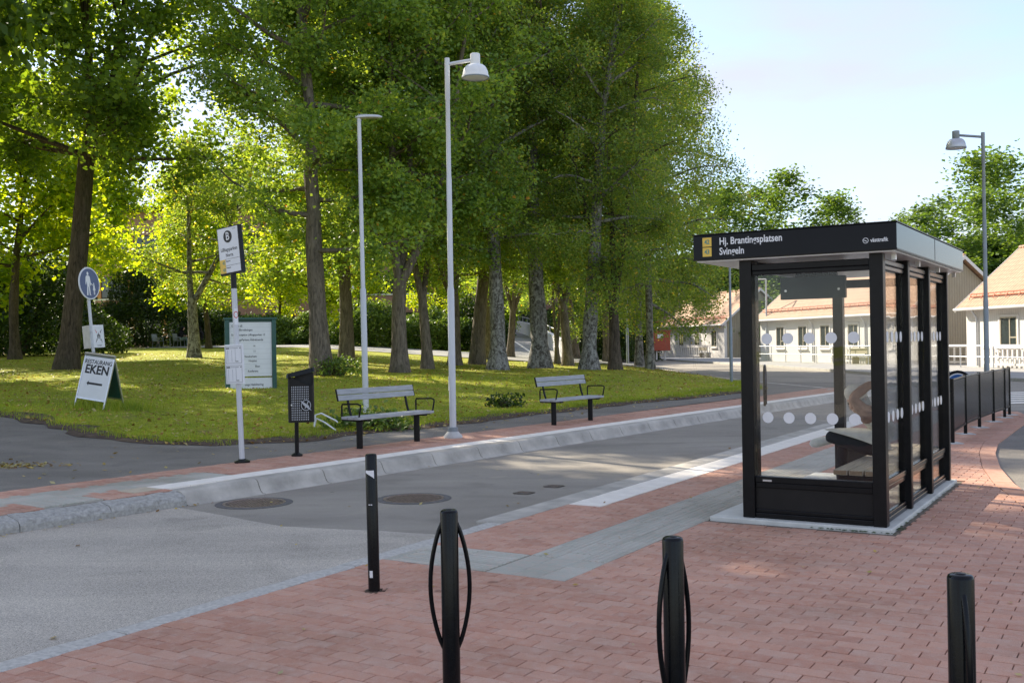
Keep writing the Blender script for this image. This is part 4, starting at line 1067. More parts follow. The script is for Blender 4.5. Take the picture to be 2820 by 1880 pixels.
# ------------------------------------------------------------------ benches
def bench(a, b, label):
    p = W2(a, b); t = thing('park_bench', label, 'bench', (p.x, p.y, .12), YAW2, 'grey benches on the far pavement')
    # local: +x to the road (front), y along
    for y in (-.62, .62):
        m = MB(); m.lathe([(.047, -.01), (.047, .40), (.0001, .40)], 20, (0, y, 0)); m.build('leg', 'black_satin', t, smooth=40)
        m = MB(); m.box(-.17, .19, y - .035, y + .035, .40, .425); m.build('seat_bracket', 'black_satin', t)
        m = MB(); m.tube([(-.15, y, .42), (-.20, y, .56), (-.235, y, .72)], .018, 4); m.build('back_bracket', 'black_satin', t)
    for i, x in enumerate((-.165, -.045, .075)):
        m = MB(); m.box(x, x + .112, -.82, .82, .428, .468); m.build('seat_slat', 'bench_wood', t, bevel=.006)
    for i, z in enumerate((.70, .788)):
        m = MB(); m.box(-.012, .012, -.82, .82, -.04, .041, Matrix.Translation((-.235 - i * .022, 0, z + .03)) @ Matrix.Rotation(R(-14), 4, 'Y')); m.build('back_slat', 'bench_wood', t, bevel=.005)
        for y in (-.823, .820):
            m = MB(); m.box(-.016, .016, y, y + .004, -.044, .045, Matrix.Translation((-.235 - i * .022, 0, z + .03)) @ Matrix.Rotation(R(-14), 4, 'Y')); m.build('end_cap', 'black_satin', t)
    for y in (-.80, .80):
        pts = [(-.17, y, .435), (-.17, y, .62), (-.16, y, .645), (.15, y, .655), (.20, y, .64), (.205, y, .61), (.165, y, .435), (.10, y, .418), (-.17, y, .418)]
        m = MB(); m.tube(pts, .013, 6); m.build('armrest', 'black_satin', t, smooth=40)
bench(-1.52, 6.66, 'nearer grey slatted bench between litter bin and tall dome lamp')
bench(-1.35, 11.42, 'farther grey slatted bench standing alone right of the tall dome lamp')

# ------------------------------------------------------------------ litter bin
p = (-2.9, 14.04)
BIN = thing('litter_bin', 'dark grey perforated litter bin with slanted black hood on a post', 'bin', (p[0], p[1], .12), R(9)); BIN.scale = (.9, .9, 1); BIN.location.x += .04
m = MB(); m.lathe([(.085, 0), (.085, .02), (.04, .045), (.031, .05), (.031, .95), (.0001, .95)], 20, (-.08, .12, 0)); m.build('post', 'black_satin', BIN, smooth=40)
def rr_poly(w, d, r, n=5):
    out = []
    for cx, cy, a0 in ((w - r, d - r, 0), (-w + r, d - r, 90), (-w + r, -d + r, 180), (w - r, -d + r, 270)):
        out += [(cx + r * math.cos(R(a0 + 90 * k / n)), cy + r * math.sin(R(a0 + 90 * k / n))) for k in range(n + 1)]
    return out
base = rr_poly(.19, .15, .075)
body_poly = base; nb = len(base)
m = MB()
rim = [1.065 + .06 * (x + .19) for x, y in base]
rim = [z - (.12 if (y < -.10 and x > -.09) else 0) for z, (x, y) in zip(rim, base)]
m.add([(x, y, .47) for x, y in base] + [(x, y, z) for z, (x, y) in zip(rim, base)], [(i, (i + 1) % nb, nb + (i + 1) % nb, nb + i) for i in range(nb)] + [tuple(range(nb - 1, -1, -1))])
bb = m.build('body', 'dark_panel', BIN, smooth=40)
m = MB(); hoodp = rr_poly(.215, .17, .08)
m.add([(x, y, 1.09 + .21 * (x + .215) - .03) for x, y in hoodp] + [(x * .96, y * .96, 1.12 + .21 * (x + .215)) for x, y in hoodp], [(i, (i + 1) % nb, nb + (i + 1) % nb, nb + i) for i in range(nb)] + [tuple(range(nb - 1, -1, -1)), tuple(range(nb, 2 * nb))])
m.build('hood', 'black', BIN, smooth=40)
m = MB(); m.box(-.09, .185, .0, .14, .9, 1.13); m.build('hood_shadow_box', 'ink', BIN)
m = MB()
for i in range(10):
    for j in range(15):
        x = -.128 + i * .0262; z = .51 + j * .031
        dx, dz = x - .075, z - .70
        if dx * dx / .0064 + dz * dz / .0075 < 1: continue
        m.box(x - .0062, x + .0062, -.1522, -.1502, z - .0085, z + .0085)
for j in range(15): m.box(-.1925, -.1905, -.05, -.036, .51 + j * .031 - .008, .51 + j * .031 + .008)
o = m.build('perforation_light', 'pale_ink', BIN); o['kind'] = 'stuff'  # pale raised squares paint the light showing through the bin's holes
m = MB(); m.lathe([(.064, -.002), (.073, -.002), (.073, .002), (.064, .002), (.064, -.002)], 32, (.075, -.1535, .70), Matrix.Rotation(R(90), 3, 'X'))
arc = [(-.06 + .155 * k / 10, .052 - .13 * (k / 10) ** 1.7) for k in range(11)]; arc2 = [(-.06 + .155 * k / 10 - .03 * math.sin(math.pi * k / 10), .052 - .13 * (k / 10) ** 1.7 - .022 * math.sin(math.pi * k / 10)) for k in range(10, -1, -1)]
m.prism([(.06 + x, .705 + z) for x, z in arc + arc2], -.1575, -.155, 'xz')
m.box(-.055, .055, -.156, -.1535, -.006, .006, Matrix.Translation((.085, 0, .705)) @ Matrix.Rotation(R(-62), 4, 'Y'))
m.box(-.04, .04, -.156, -.1535, -.006, .006, Matrix.Translation((.085, 0, .705)) @ Matrix.Rotation(R(30), 4, 'Y'))
m.build('emblem', 'pale_ink', BIN)
m = MB(); m.disc(.011, -.156, -.150, 14, -.135, .705); m.build('lock', 'alu', BIN)
t = MB(); t.tube([(-.02, 0, .12), (.0, .0, .30), (.10, -.02, .33), (.34, -.05, .20), (.37, -.05, .17)], .014, 8); t.tube([(-.02, .05, .10), (.02, .05, .24), (.16, .0, .17), (.36, -.06, .02)], .014, 8)
tag(t.build('metal_hoop', 'lamp_white', None, (-3.35, 17.6, HL(-3.35, 17.6) - .02), (0, 0, R(10)), smooth=50), 'bent white metal hoop in the grass behind the litter bin', 'hoop')

# ------------------------------------------------------------------ bus stop sign
BS = thing('bus_stop_sign', 'white bus stop sign with black B roundel on a leaning steel pole', 'bus stop sign', (-3.51, 13.43, .12)); BS.rotation_euler = (0, -.032, 0)
m = MB(); m.lathe([(.10, 0), (.10, .02), (.05, .04), (.045, .05)], 20); m.build('base_collar', 'black_satin', BS, smooth=40)
m = MB(); m.lathe([(.035, .0), (.035, 2.30), (.0001, 2.30)], 20); m.build('pole', 'galv_light', BS, smooth=40)
m = MB(); m.lathe([(.038, 2.25), (.038, 2.44), (.0001, 2.44)], 20); m.build('pole_cap', 'black', BS, smooth=40)
SA = R(-33)
def sign_box(x0, x1, y0, y1, z0, z1, name, mtl, parent, bevel=0):
    m = MB(); m.box(x0, x1, y0, y1, z0, z1); o = m.build(name, mtl, parent, (0, 0, 0), (0, 0, 0), bevel=bevel); return o
fr = sign_box(-.205, .205, -.03, .03, 2.44, 3.06, 'sign_frame', 'black', BS, .004); fr.rotation_euler = (0, -.065, SA); fr.location = (.065 * 2.44 * math.cos(SA), .065 * 2.44 * math.sin(SA), 0)
sign_box(-.19, .185, -.0335, -.031, 2.465, 3.045, 'sign_face', 'sheet_white', fr)
m = MB(); m.disc(.077, -.036, -.034, 36, -.005, 2.93, 1, 1.02); m.build('roundel', 'ink', fr)
text('B', fr, (-.005, -.0375, 2.93), .145, 'white', sx=.86, align='CENTER', bold=.0012)
text('Lillhagsparken', fr, (.0, -.0345, 2.765), .068, 'ink', sx=.80, align='CENTER')
text('Norra', fr, (.0, -.0345, 2.69), .068, 'ink', sx=.80, align='CENTER')
sign_box(-.19, -.085, -.0365, -.0345, 2.465, 2.64, 'route_panel', 'yellow', fr)
for zz, s_ in ((2.60, '42'), (2.51, '43')): text(s_, fr, (-.115, -.0375, zz - .005), .058, 'teal_ink', sx=.85, align='CENTER', bold=.001)
for zz in (2.64, 2.555): sign_box(-.085, .185, -.0355, -.0345, zz, zz + .003, 'rule', 'ink', fr)
for zz in (2.615, 2.53): text('Skogome', fr, (-.075, -.0355, zz), .025, 'grey_ink', sx=.9)
text('västtrafik', fr, (.09, -.0345, 3.02), .02, 'pale_ink', sx=.8)
tp = sign_box(-.16, .17, -.065, -.042, 1.02, 1.53, 'timetable_case', 'sheet_white', BS, .004); tp.rotation_euler = (0, 0, SA)
for z0 in (1.04, 1.285):
    for q in ((-.14, .15, z0, z0 + .0035), (-.14, .15, z0 + .215, z0 + .2185), (-.14, -.137, z0, z0 + .215), (.147, .15, z0, z0 + .215)): sign_box(q[0], q[1], -.067, -.0655, q[2], q[3], 'rule', 'grey_ink', tp)
    sign_box(-.13, -.07, -.067, -.0655, z0 + .187, z0 + .202, 'timetable_heading', 'ink', tp); sign_box(-.06, .09, -.067, -.0655, z0 + .192, z0 + .197, 'timetable_heading', 'grey_ink', tp)
    m = MB(); m.disc(.009, -.067, -.0655, 12, .13, z0 + .195); m.build('emblem', 'grey_ink', tp)
    for x, zl in ((-.105, .15), (-.03, .15), (.035, .17)): sign_box(x, x + .006, -.067, -.0655, z0 + .02, z0 + .02 + zl, 'timetable_column', 'pale_ink', tp)
    sign_box(.035, .09, -.067, -.0655, z0 + .02, z0 + .028, 'timetable_column', 'ink', tp)
sticker(BS, .0358, R(-100), R(-10), 1.78, 1.99, 0, 'sheet_white', 'no_smoking_sticker')
m = MB(); nn = 20
ring = [(R(-58) + .032 / .0362 * 1.0 * math.cos(2 * math.pi * k / nn), 1.91 + .045 * math.sin(2 * math.pi * k / nn)) for k in range(nn)]
ring2 = [(R(-58) + .023 / .0362 * math.cos(2 * math.pi * k / nn), 1.91 + .034 * math.sin(2 * math.pi * k / nn)) for k in range(nn)]
m.add([(.0364 * math.cos(a), .0364 * math.sin(a), z) for a, z in ring + ring2], [(k, (k + 1) % nn, nn + (k + 1) % nn, nn + k) for k in range(nn)])
m.build('no_smoking_ring', 'red_ink', BS)

# ------------------------------------------------------------------ information board
IB = thing('information_board', 'green framed white information board listing destinations behind the bus stop pole', 'information board', (-6.62, 26.3, HL(-6.6, 26.3) - .03), R(20))
for x in (-.575, .575):
    m = MB(); m.box(x - .055, x + .055, -.11, .11, -.05, 1.76); m.build('post', 'board_green', IB, bevel=.01)
m = MB(); m.box(-.66, .66, -.13, .13, 1.76, 1.81); m.build('cap', 'board_green', IB, bevel=.008)
m = MB(); m.box(-.519, .519, -.03, .03, 1.70, 1.759); m.build('top_rail', 'board_green', IB)
pn = sign_box(-.518, .518, -.07, -.03, .33, 1.695, 'panel', 'sheet_white', IB)
for z0 in (.33, .40, .52, .64, .76, .90, 1.02, 1.18, 1.30, 1.46, 1.56): sign_box(-.517, .517, -.0715, -.0702, z0, z0 + .004, 'rule', 'pale_ink', pn)
pn2 = sign_box(-.518, .518, -.07, -.03, .02, .29, 'panel', 'sheet_white', IB)
for zz, s_, xx in ((1.60, 'Gående till', -.47), (1.50, 'Lokalförvaltningen', -.40), (1.375, 'Entre/reception Lillhagsparken 13', -.47), (1.25, 'LillhagsParkens Äldreboende', -.40), (1.10, 're', .06), (.96, '11', .06), (.83, 'Vandrarhem', -.16), (.72, 'Hospice', -.06), (.58, 'Eken', .10), (.46, 'Konferens', -.08)):
    text(s_, pn, (xx, -.0722, zz), .078, 'ink', sx=.78, bold=.0005)
text('ungs Habilitering', pn2, (-.16, -.0722, .12), .08, 'ink', sx=.85, bold=.0005)

# ------------------------------------------------------------------ pedestrian sign
PS = thing('pedestrian_sign', 'round blue pedestrian sign on a leaning pole with notice plates', 'road sign', (-8.86, 22.2, HL(-8.86, 22.2) - .05)); PS.rotation_euler = (0, -.075, 0)
m = MB(); m.lathe([(.034, 0), (.034, 2.95), (.0001, 2.95)], 18); m.build('pole', 'galv_light', PS, smooth=40)
m = MB(); m.lathe([(.0355, 1.06), (.0355, 1.13)], 18); m.build('black_band', 'ink', PS)
m = MB(); m.lathe([(.0355, 1.52), (.0355, 1.58)], 18); m.build('clamp', 'galv', PS); m = MB(); m.lathe([(.040, 1.28), (.040, 1.34)], 18); m.build('clamp', 'galv', PS)
dc = MB(); dc.disc(.345, -.055, -.035, 48, 0, 2.60); dsc = dc.build('sign_disc', 'sheet_white', PS, (0, 0, 0), (0, 0, R(76)))
m = MB(); m.disc(.318, -.0575, -.0555, 48, 0, 2.60); m.build('disc_face', 'sign_blue', dsc)
def figure(cx, z0, hgt, skirt=False):
    s_ = hgt; m = MB()
    m.disc(.068 * s_, -.0605, -.0585, 18, cx, z0 + s_ * .925, .85, 1.15)
    if skirt: pl = [(-.06, .84), (.06, .84), (.12, .55), (.17, .36), (.08, .36), (.08, .0), (.02, .0), (.01, .34), (-.01, .34), (-.02, .0), (-.08, .0), (-.08, .36), (-.17, .36), (-.12, .55)]
    else: pl = [(-.10, .84), (.08, .84), (.13, .78), (.17, .50), (.16, .40), (.12, .42), (.09, .60), (.08, .40), (.10, .02), (.16, .0), (.03, .0), (.01, .36), (-.02, .36), (-.06, .0), (-.15, .0), (-.09, .40), (-.10, .62), (-.15, .48), (-.17, .44), (-.19, .50), (-.15, .78)]
    m.prism([(cx + x * s_, z0 + z * s_) for x, z in pl], -.0605, -.0585, 'xz'); return m
figure(-.045, 2.345, .50).build('adult_figure', 'white', dsc); figure(.135, 2.36, .255, True).build('child_figure', 'white', dsc)
m = MB(); m.tube([(.035, -.0595, 2.60), (.075, -.0595, 2.575), (.10, -.0595, 2.56)], .009, 4); m.build('linked_hands', 'white', dsc)
pa = sign_box(-.02, .36, -.05, -.036, 1.24, 1.60, 'notice_plate', 'sheet_white', PS); pa.rotation_euler = (0, 0, R(66)); pa.scale = (.8, 1, 1.35); pa.location = (0, 0, -.45)
pb = sign_box(-.36, .02, -.05, -.036, 1.24, 1.60, 'notice_plate', 'galv', PS); pb.rotation_euler = (0, 0, R(-40)); pb.scale = (.8, 1, 1.35); pb.location = (0, 0, -.45)
for cx, cz, s_ in ((.17, 1.43, .10), (.13, 1.415, .08), (.21, 1.415, .08)):
    m = figure(cx, cz - s_ / 2, s_); m.v = [(x, y + .0085, z) for x, y, z in m.v]; m.build('assembly_figure', 'ink', pa)
for sx_, sz_, cc in ((-1, 1, 'red_ink'), (1, 1, 'ink'), (-1, -1, 'ink'), (1, -1, 'ink')):
    m = MB(); c = (.17 + sx_ * .085, 1.425 + sz_ * .075)
    m.prism([(c[0], c[1]), (c[0] - sx_ * .035, c[1] - sz_ * .008), (c[0] - sx_ * .008, c[1] - sz_ * .035)][::1], -.052, -.0505, 'xz'); m.tube([(c[0] + sx_ * .025, -.0512, c[1] + sz_ * .025), (c[0] - sx_ * .01, -.0512, c[1] - sz_ * .01)], .005, 4); m.build('arrow', cc, pa)
m = MB(); m.box(.06, .29, -.0515, -.0505, 1.305, 1.308); m.box(.06, .29, -.0515, -.0505, 1.545, 1.548); m.build('rule', 'pale_ink', pa)
text('Återsamlingsplats', pa, (.175, -.0512, 1.275), .026, 'grey_ink', sx=.85, align='CENTER')

# ------------------------------------------------------------------ A-board
AB = thing('sidewalk_board', 'white folding board reading restaurang Eken with left arrow on the grass', 'sign board', (-8.32, 20.9, HL(-8.32, 20.9) - .02), R(-42)); AB.rotation_euler = (R(3), R(6), R(-27)); AB.scale = (1.12, 1, 1.04)
tl = R(15)
def leaf_board(sgn, mtl_face, name):
    mt = Matrix.Translation((0, sgn * .27, 0)) @ Matrix.Rotation(sgn * tl, 4, 'X')
    m = MB()
    for x in (-.375, .345): m.box(x, x + .03, -.012, .012, .0, 1.10, mt)
    m.box(-.3445, .3445, -.012, .012, 1.06, 1.10, mt); m.box(-.3445, .3445, -.012, .012, .205, .235, mt)
    f = m.build(name, 'alu' if sgn < 0 else 'alu', AB)
    m = MB(); m.box(-.344, .344, -.006, .006, .236, 1.059, mt); p = m.build('panel', mtl_face, f)
    return f, p, mt
f1, p1, mt = leaf_board(-1, 'sheet_white', 'front_frame')
f2, p2, mt2 = leaf_board(1, 'board_green', 'back_frame')
m = MB(); m.box(-.36, .36, -.02, .02, 1.045, 1.075); m.build('hinge', 'alu', AB)
eul = mt.to_euler()
def ab_text(s_, z, size, sx, bold):
    o = text(s_, p1, tuple(mt @ Vector((0, -.0085, z))), size, 'ink', (R(90) + eul.x, 0, 0), sx, 'CENTER', bold=bold)
ab_text('RESTAURANG', .935, .112, .96, .0016); ab_text('EKEN', .785, .235, 1.05, .007)
m = MB(); m.prism([(-.19, .52), (-.14, .565), (-.14, .54), (.20, .54), (.20, .50), (-.14, .50), (-.14, .475)], -.0085, -.0075, 'xz'); m.v = [tuple(mt @ Vector(p)) for p in m.v]; m.build('arrow', 'ink', p1)

# ------------------------------------------------------------------ black slatted railing
FR = thing('slatted_railing', 'curved black railing of five slatted panels beside the side road', 'railing')
fp = [(6.57, 15.55), (7.39, 16.99), (8.15, 18.17), (8.95, 19.37), (9.59, 20.28), (9.99, 20.92)]
for x, y in fp:
    m = MB(); m.lathe([(.028, 0), (.028, .97), (.0001, .97)], 14, (x, y, 0)); pp = m.build('post', 'black', FR, smooth=40)
    m = MB(); m.box(x - .12, x + .12, y - .12, y + .12, .0005, .012); m.build('footing', 'footing', pp)
for (x0, y0), (x1, y1) in zip(fp[:-1], fp[1:]):
    d = Vector((x1 - x0, y1 - y0, 0)); L = d.length; ang = math.atan2(d.y, d.x); mtx = Matrix.Translation((x0, y0, 0)) @ Matrix.Rotation(ang, 4, 'Z')
    m = MB(); m.box(.03, L - .03, -.02, .02, .925, .96, mtx); m.build('handrail', 'black', FR, bevel=.012)
    m = MB(); m.box(.03, L - .03, -.015, .015, .165, .195, mtx); m.build('bottom_rail', 'black_satin', FR)
    m = MB()
    for k in range(27): m.box(.03, L - .03, -.010, .010, .205 + k * .0266, .2288 + k * .0266, mtx @ Matrix.Identity(4))
    o = m.build('slats', 'black', FR); o['kind'] = 'stuff'

# ------------------------------------------------------------------ blue hoop signs
def hoop_sign(x, y, z, rot, label, txt=None):
    t = thing('hoop_sign', label, 'road sign', (x, y, z), rot)
    pts = [(-.27, 0, 0), (-.27, 0, .62)] + [(-.27 * math.cos(math.pi * k / 12), 0, .62 + .27 * math.sin(math.pi * k / 12)) for k in range(1, 12)] + [(.27, 0, .62), (.27, 0, 0)]
    m = MB(); m.tube(pts, .03, 10); m.build('hoop', 'black', t, smooth=50)
    m = MB(); m.disc(.235, -.012, .012, 32, 0, .62); f = m.build('sign_disc', 'white', t)
    m = MB(); m.disc(.215, -.0145, -.0125, 32, 0, .62); m.build('disc_face', 'sign_blue2', f)
    if txt: text(txt, f, (0, -.016, .60), .24, 'white', sx=.85, align='CENTER', bold=.004)
    else:
        m = MB(); m.prism([(-.03, .48), (.03, .48), (.03, .62), (.09, .62), (0, .76), (-.09, .62), (-.03, .62)], -.0165, -.015, 'xz'); m.build('arrow', 'white', f)
hoop_sign(8.95, 20.9, .0, R(-6), 'round blue 30 sign in a black hoop behind the railing', '30')
hoop_sign(5.68, 23.4, .12, R(74), 'blue sign in a black hoop seen edge-on on the far pavement')

# ------------------------------------------------------------------ houses
def house(fx, fy, nx, ny, label, hw=3.3, eave=3.0, pitch=40, wins=(), base=.085, pipes=(), doors=()):
    """fx,fy far corner of the long facade facing left; nx,ny its near corner. local y runs near -> far, facade at x=0 facing -x"""
    d = Vector((fx - nx, fy - ny, 0)); L = d.length; rz = math.atan2(d.y, d.x) - math.pi / 2
    t = thing('house', label, 'house', (nx, ny, base), rz, 'white houses with tiled roofs across the road')
    rise = hw * math.tan(R(pitch)); ov = .38; tn = math.tan(R(pitch))
    m = MB(); m.box(0, .2, 0, L, -.1, eave + .18); w = m.build('wall', 'wall_boards', t)
    m = MB(); m.box(hw * 2 - .2, hw * 2, 0, L, -.1, eave + .18); m.build('wall', 'wall_boards', t)
    for y0 in (0.002, L - .202):
        m = MB(); m.prism([(.2, -.1), (hw * 2 - .2, -.1), (hw * 2 - .2, eave + .15), (hw, eave + rise - .05), (.2, eave + .15)], y0, y0 + .2, 'xz'); m.build('gable_wall', 'gable_beige', t)
    m = MB(); m.box(-.02, .22, -.025, -.002, -.1, eave + .1); m.box(hw * 2 - .22, hw * 2 + .02, -.025, -.002, -.1, eave + .1); m.build('corner_board', 'house_white', t)
    sl = math.hypot(hw + ov, (hw + ov) * tn)
    for sg in (0, 1):
        mt = Matrix.Translation((0, L / 2, 0))
        m = MB(); x0 = -ov if sg == 0 else hw * 2 + ov
        z0 = eave + .16 - ov * tn + .05
        m.add([(x0, -.35, z0), (hw, -.35, eave + rise + .21), (hw, L + .35, eave + rise + .21), (x0, L + .35, z0), (x0, -.35, z0 - .11), (hw, -.35, eave + rise + .10), (hw, L + .35, eave + rise + .10), (x0, L + .35, z0 - .11)], [(0, 1, 2, 3), (7, 6, 5, 4), (0, 4, 5, 1), (3, 2, 6, 7), (0, 3, 7, 4)])
        # tile courses are run along the slope
        o = m.build('roof', 'tile_roof_y', t)
        for yy in (-.385, L + .352):
            mm = MB(); mm.add([(x0, yy, z0 - .19), (hw, yy, eave + rise + .02), (hw, yy, eave + rise + .24), (x0, yy, z0 + .03), (x0, yy + .033, z0 - .19), (hw, yy + .033, eave + rise + .02), (hw, yy + .033, eave + rise + .24), (x0, yy + .033, z0 + .03)], [(0, 1, 2, 3), (7, 6, 5, 4), (3, 2, 6, 7), (0, 4, 5, 1), (0, 3, 7, 4)]); mm.build('verge_board', 'house_white', o)
        # snow guard
        gx = x0 + (.55 if sg == 0 else -.55); gz = z0 + .55 * tn + .02
        m = MB(); m.tube([(gx, .1, gz + .22), (gx, L - .1, gz + .22)], .03, 6); m.tube([(gx, .1, gz + .1), (gx, L - .1, gz + .1)], .03, 6)
        for yy in np.arange(.4, L, .95): m.tube([(gx + (.3 if sg == 0 else -.3), yy, gz + .25), (gx, yy, gz + .25), (gx - (.12 if sg == 0 else -.12), yy, gz - .05)], .02, 4)
        m.build('snow_guard', 'rust', o)
        m = MB(); m.tube([(x0 - (.05 if sg == 0 else -.05), -.38, z0 - .05), (x0 - (.05 if sg == 0 else -.05), L + .38, z0 - .05)], .065, 8); m.build('gutter', 'house_white', o)
    m = MB(); m.tube([(hw, -.36, eave + rise + .23), (hw, L + .36, eave + rise + .23)], .09, 8); m.build('ridge', 'tile_roof_y', t)
    for yy in pipes:
        m = MB(); m.tube([(-ov, yy, eave - .15), (-.1, yy, eave - .55), (-.06, yy, eave - .7), (-.06, yy, .05)], .045, 8); m.build('downpipe', 'galv', t, smooth=50)
    for (y0, y1, z0, z1) in wins:
        m = MB(); m.box(-.045, -.002, y0 - .1, y1 + .1, z0 - .1, z0); m.box(-.045, -.002, y0 - .1, y1 + .1, z1, z1 + .1); m.box(-.045, -.002, y0 - .1, y0, z0, z1); m.box(-.045, -.002, y1, y1 + .1, z0, z1)
        f = m.build('window', 'house_white', t)
        m = MB(); m.box(-.012, -.003, y0, y1, z0, z1); m.build('pane', 'window_glass', f)
        m = MB(); m.box(-.035, -.0125, y0, y0 + .07, z0, z1); m.box(-.035, -.0125, y1 - .07, y1, z0, z1); m.box(-.035, -.0125, y0 + .07, y1 - .07, z0, z0 + .07); m.box(-.035, -.0125, y0 + .07, y1 - .07, z1 - .07, z1); m.box(-.034, -.0125, y0 + .40 * (y1 - y0), y0 + .40 * (y1 - y0) + .07, z0 + .07, z1 - .07); m.box(-.033, -.0125, y0 + .07, y0 + .40 * (y1 - y0), z0 + .40, z0 + .46); m.build('sash', 'win_frame', f)
        m = MB(); m.box(-.14, -.003, y0 - .14, y1 + .14, z0 - .15, z0 - .105); m.build('sill', 'house_white', f)
    for (y0, y1) in doors:
        m = MB(); m.box(-.03, -.003, y0, y1, 0, 2.05); dr = m.build('door', 'win_frame', t)
        m = MB(); m.box(-.06, -.031, y0 + .1, y0 + .14, .9, 1.05); m.build('handle', 'alu', dr)
    return t
M['tile_roof_y'] = None
def roof_mat():
    m, nt, out = new_mat('clay_tiles'); v = objvec(nt)
    w1 = nt.nodes.new('ShaderNodeTexWave'); w1.bands_direction = 'Y'; w1.inputs['Scale'].default_value = 2 * math.pi / (20 * .22); nt.links.new(v, w1.inputs['Vector'])
    w2 = nt.nodes.new('ShaderNodeTexWave'); w2.bands_direction = 'X'; w2.wave_profile = 'SAW'; w2.inputs['Scale'].default_value = 2 * math.pi / (20 * .26); nt.links.new(v, w2.inputs['Vector'])
    n1 = noise(nt, 6, 5, .6, v); n0 = noise(nt, .6, 4, .6, v)
    c = ramp(nt, n1.outputs['Fac'], [(.3, (.40, .245, .16)), (.7, (.50, .335, .225))]).outputs['Color']
    c = mixrgb(nt, .6, c, ramp(nt, n0.outputs['Fac'], [(.3, (.85, .85, .85)), (.7, (1.1, 1.1, 1.1))]).outputs['Color'], 'MULTIPLY')
    c = mixrgb(nt, 1.0, c, ramp(nt, w2.outputs['Fac'], [(.0, (.62, .6, .6)), (.14, (1, 1, 1))]).outputs['Color'], 'MULTIPLY')
    c = mixrgb(nt, 1.0, c, ramp(nt, w1.outputs['Fac'], [(.0, (.72, .7, .7)), (.3, (1, 1, 1))]).outputs['Color'], 'MULTIPLY')
    hh = mixrgb(nt, .5, w1.outputs['Fac'], w2.outputs['Fac'])
    principled(nt, out, c, .75, 0, .3, bump(nt, hh, .7, .05)); return m
M['tile_roof_y'] = roof_mat()
def winrow(ys, z0=.95, z1=2.35, w=1.1): return [(y, y + w, z0, z1) for y in ys]
house(17.7, 74, 21.8, 57, 'white house with orange tiled roof seen through the shelter glass', wins=winrow((1.6, 5.0, 8.2, 11.0, 14.0)), pipes=(4.2, 10.2), doors=())
house(22.75, 52.0, 24.3, 43.0, 'white house with tiled roof at the right edge, nearest the side road', wins=winrow((5.2, 1.6), 1.0, 2.4, 1.25), pipes=(8.2,))
house(14.3, 108, 18.4, 90, 'white house with beige gable left of the shelter, farthest along the road', wins=winrow((1.6, 5.4, 9.2, 13.0)), pipes=(7.5,))
house(43.5, 62, 47.5, 46, 'white house with tiled roof reflected in the shelter side panes', wins=winrow((1.5, 5.0, 9.0, 13.0)), pipes=(7,))
# steel railing and white balustrades in front of the houses
def line_railing(pts, label, hh=1.05, step=1.9, mtl='galv', base=.085):
    t = thing('railing', label, 'railing', (0, 0, base), 0, 'steel railings before the houses')
    ps = resample([Vector((x, y, 0)) for x, y in pts], step)
    for p in ps:
        m = MB(); m.tube([(p.x, p.y, -.05), (p.x, p.y, hh)], .03, 8); m.build('post', mtl, t, smooth=50)
    for a_, b_ in zip(ps[:-1], ps[1:]):
        for z in (hh, hh * .5):
            m = MB(); m.tube([(a_.x, a_.y, z), (b_.x, b_.y, z)], .026, 8); m.build('rail', mtl, t, smooth=50)
line_railing([(20.6, 57.0), (18.9, 64.5), (16.6, 74)], 'pale two-bar steel railing before the house seen through the glass')
line_railing([(24.0, 40), (22.9, 46), (22.0, 51), (21.3, 54)], 'pale two-bar steel railing before the house at the right edge')
def pickets(p0, p1, n, label, hh=1.05):
    t = thing('picket_fence', label, 'fence', (p0[0], p0[1], .085), math.atan2(p1[1] - p0[1], p1[0] - p0[0]), 'white picket balustrades before the houses')
    L = math.hypot(p1[0] - p0[0], p1[1] - p0[1])
    for k in range(n):
        m = MB(); x = (k + .5) * L / n; m.box(x - .05, x + .05, -.02, .02, .08, hh); m.build('picket', 'house_white', t)
    for z in (.16, hh - .08):
        m = MB(); m.box(0, L, .0205, .06, z - .05, z + .05); m.build('rail', 'house_white', t)
    m = MB(); m.box(0, L, -.05, .07, hh + .001, hh + .05); m.build('handrail', 'house_white', t)
pickets((21.9, 55.6), (24.9, 54.4), 11, 'white picket balustrade at the gable beside the right house')
pickets((20.2, 61.5), (19.6, 64.0), 9, 'white picket balustrade by the middle of the house behind glass')
pickets((23.6, 45.5), (22.7, 50.2), 14, 'white picket balustrade along the right house facade')
pickets((17.3, 90.5), (15.5, 98), 16, 'white picket balustrade before the farthest house')
# benches and red cabinet far away
def far_bench(x, y, rz, label):
    t = thing('garden_bench', label, 'bench', (x, y, .085), rz, 'dark garden benches before the houses')
    m = MB(); m.box(-.9, .9, -.22, .22, .42, .47); m.build('seat', 'bench_wood', t)
    m = MB(); m.box(-.9, .9, .2, .25, .62, .92); m.build('backrest', 'win_frame', t)
    for x_ in (-.75, .75):
        m = MB(); m.box(x_ - .03, x_ + .03, -.2, .24, .0, .419); m.build('leg', 'win_frame', t)
far_bench(17.0, 91.5, R(102), 'dark garden bench under the window of the farthest house')
far_bench(20.3, 60.2, R(102), 'dark garden bench beside the railing behind the shelter glass')
RB = thing('notice_cabinet', 'red notice cabinet on white legs under the hanging birch branches', 'cabinet', (11.9, 84, .085), R(12))
for x in (-.55, -.25, .45):
    m = MB(); m.box(x - .06, x + .06, -.06, .06, 0, .75); m.build('leg', 'house_white', RB)
m = MB(); m.box(-.85, .85, -.3, .3, .75, 2.3); bx = m.build('cabinet', 'red_box', RB, bevel=.03)
m = MB(); m.box(-.25, .25, -.31, -.3005, 1.75, 2.1); m.build('notice', 'white', bx)
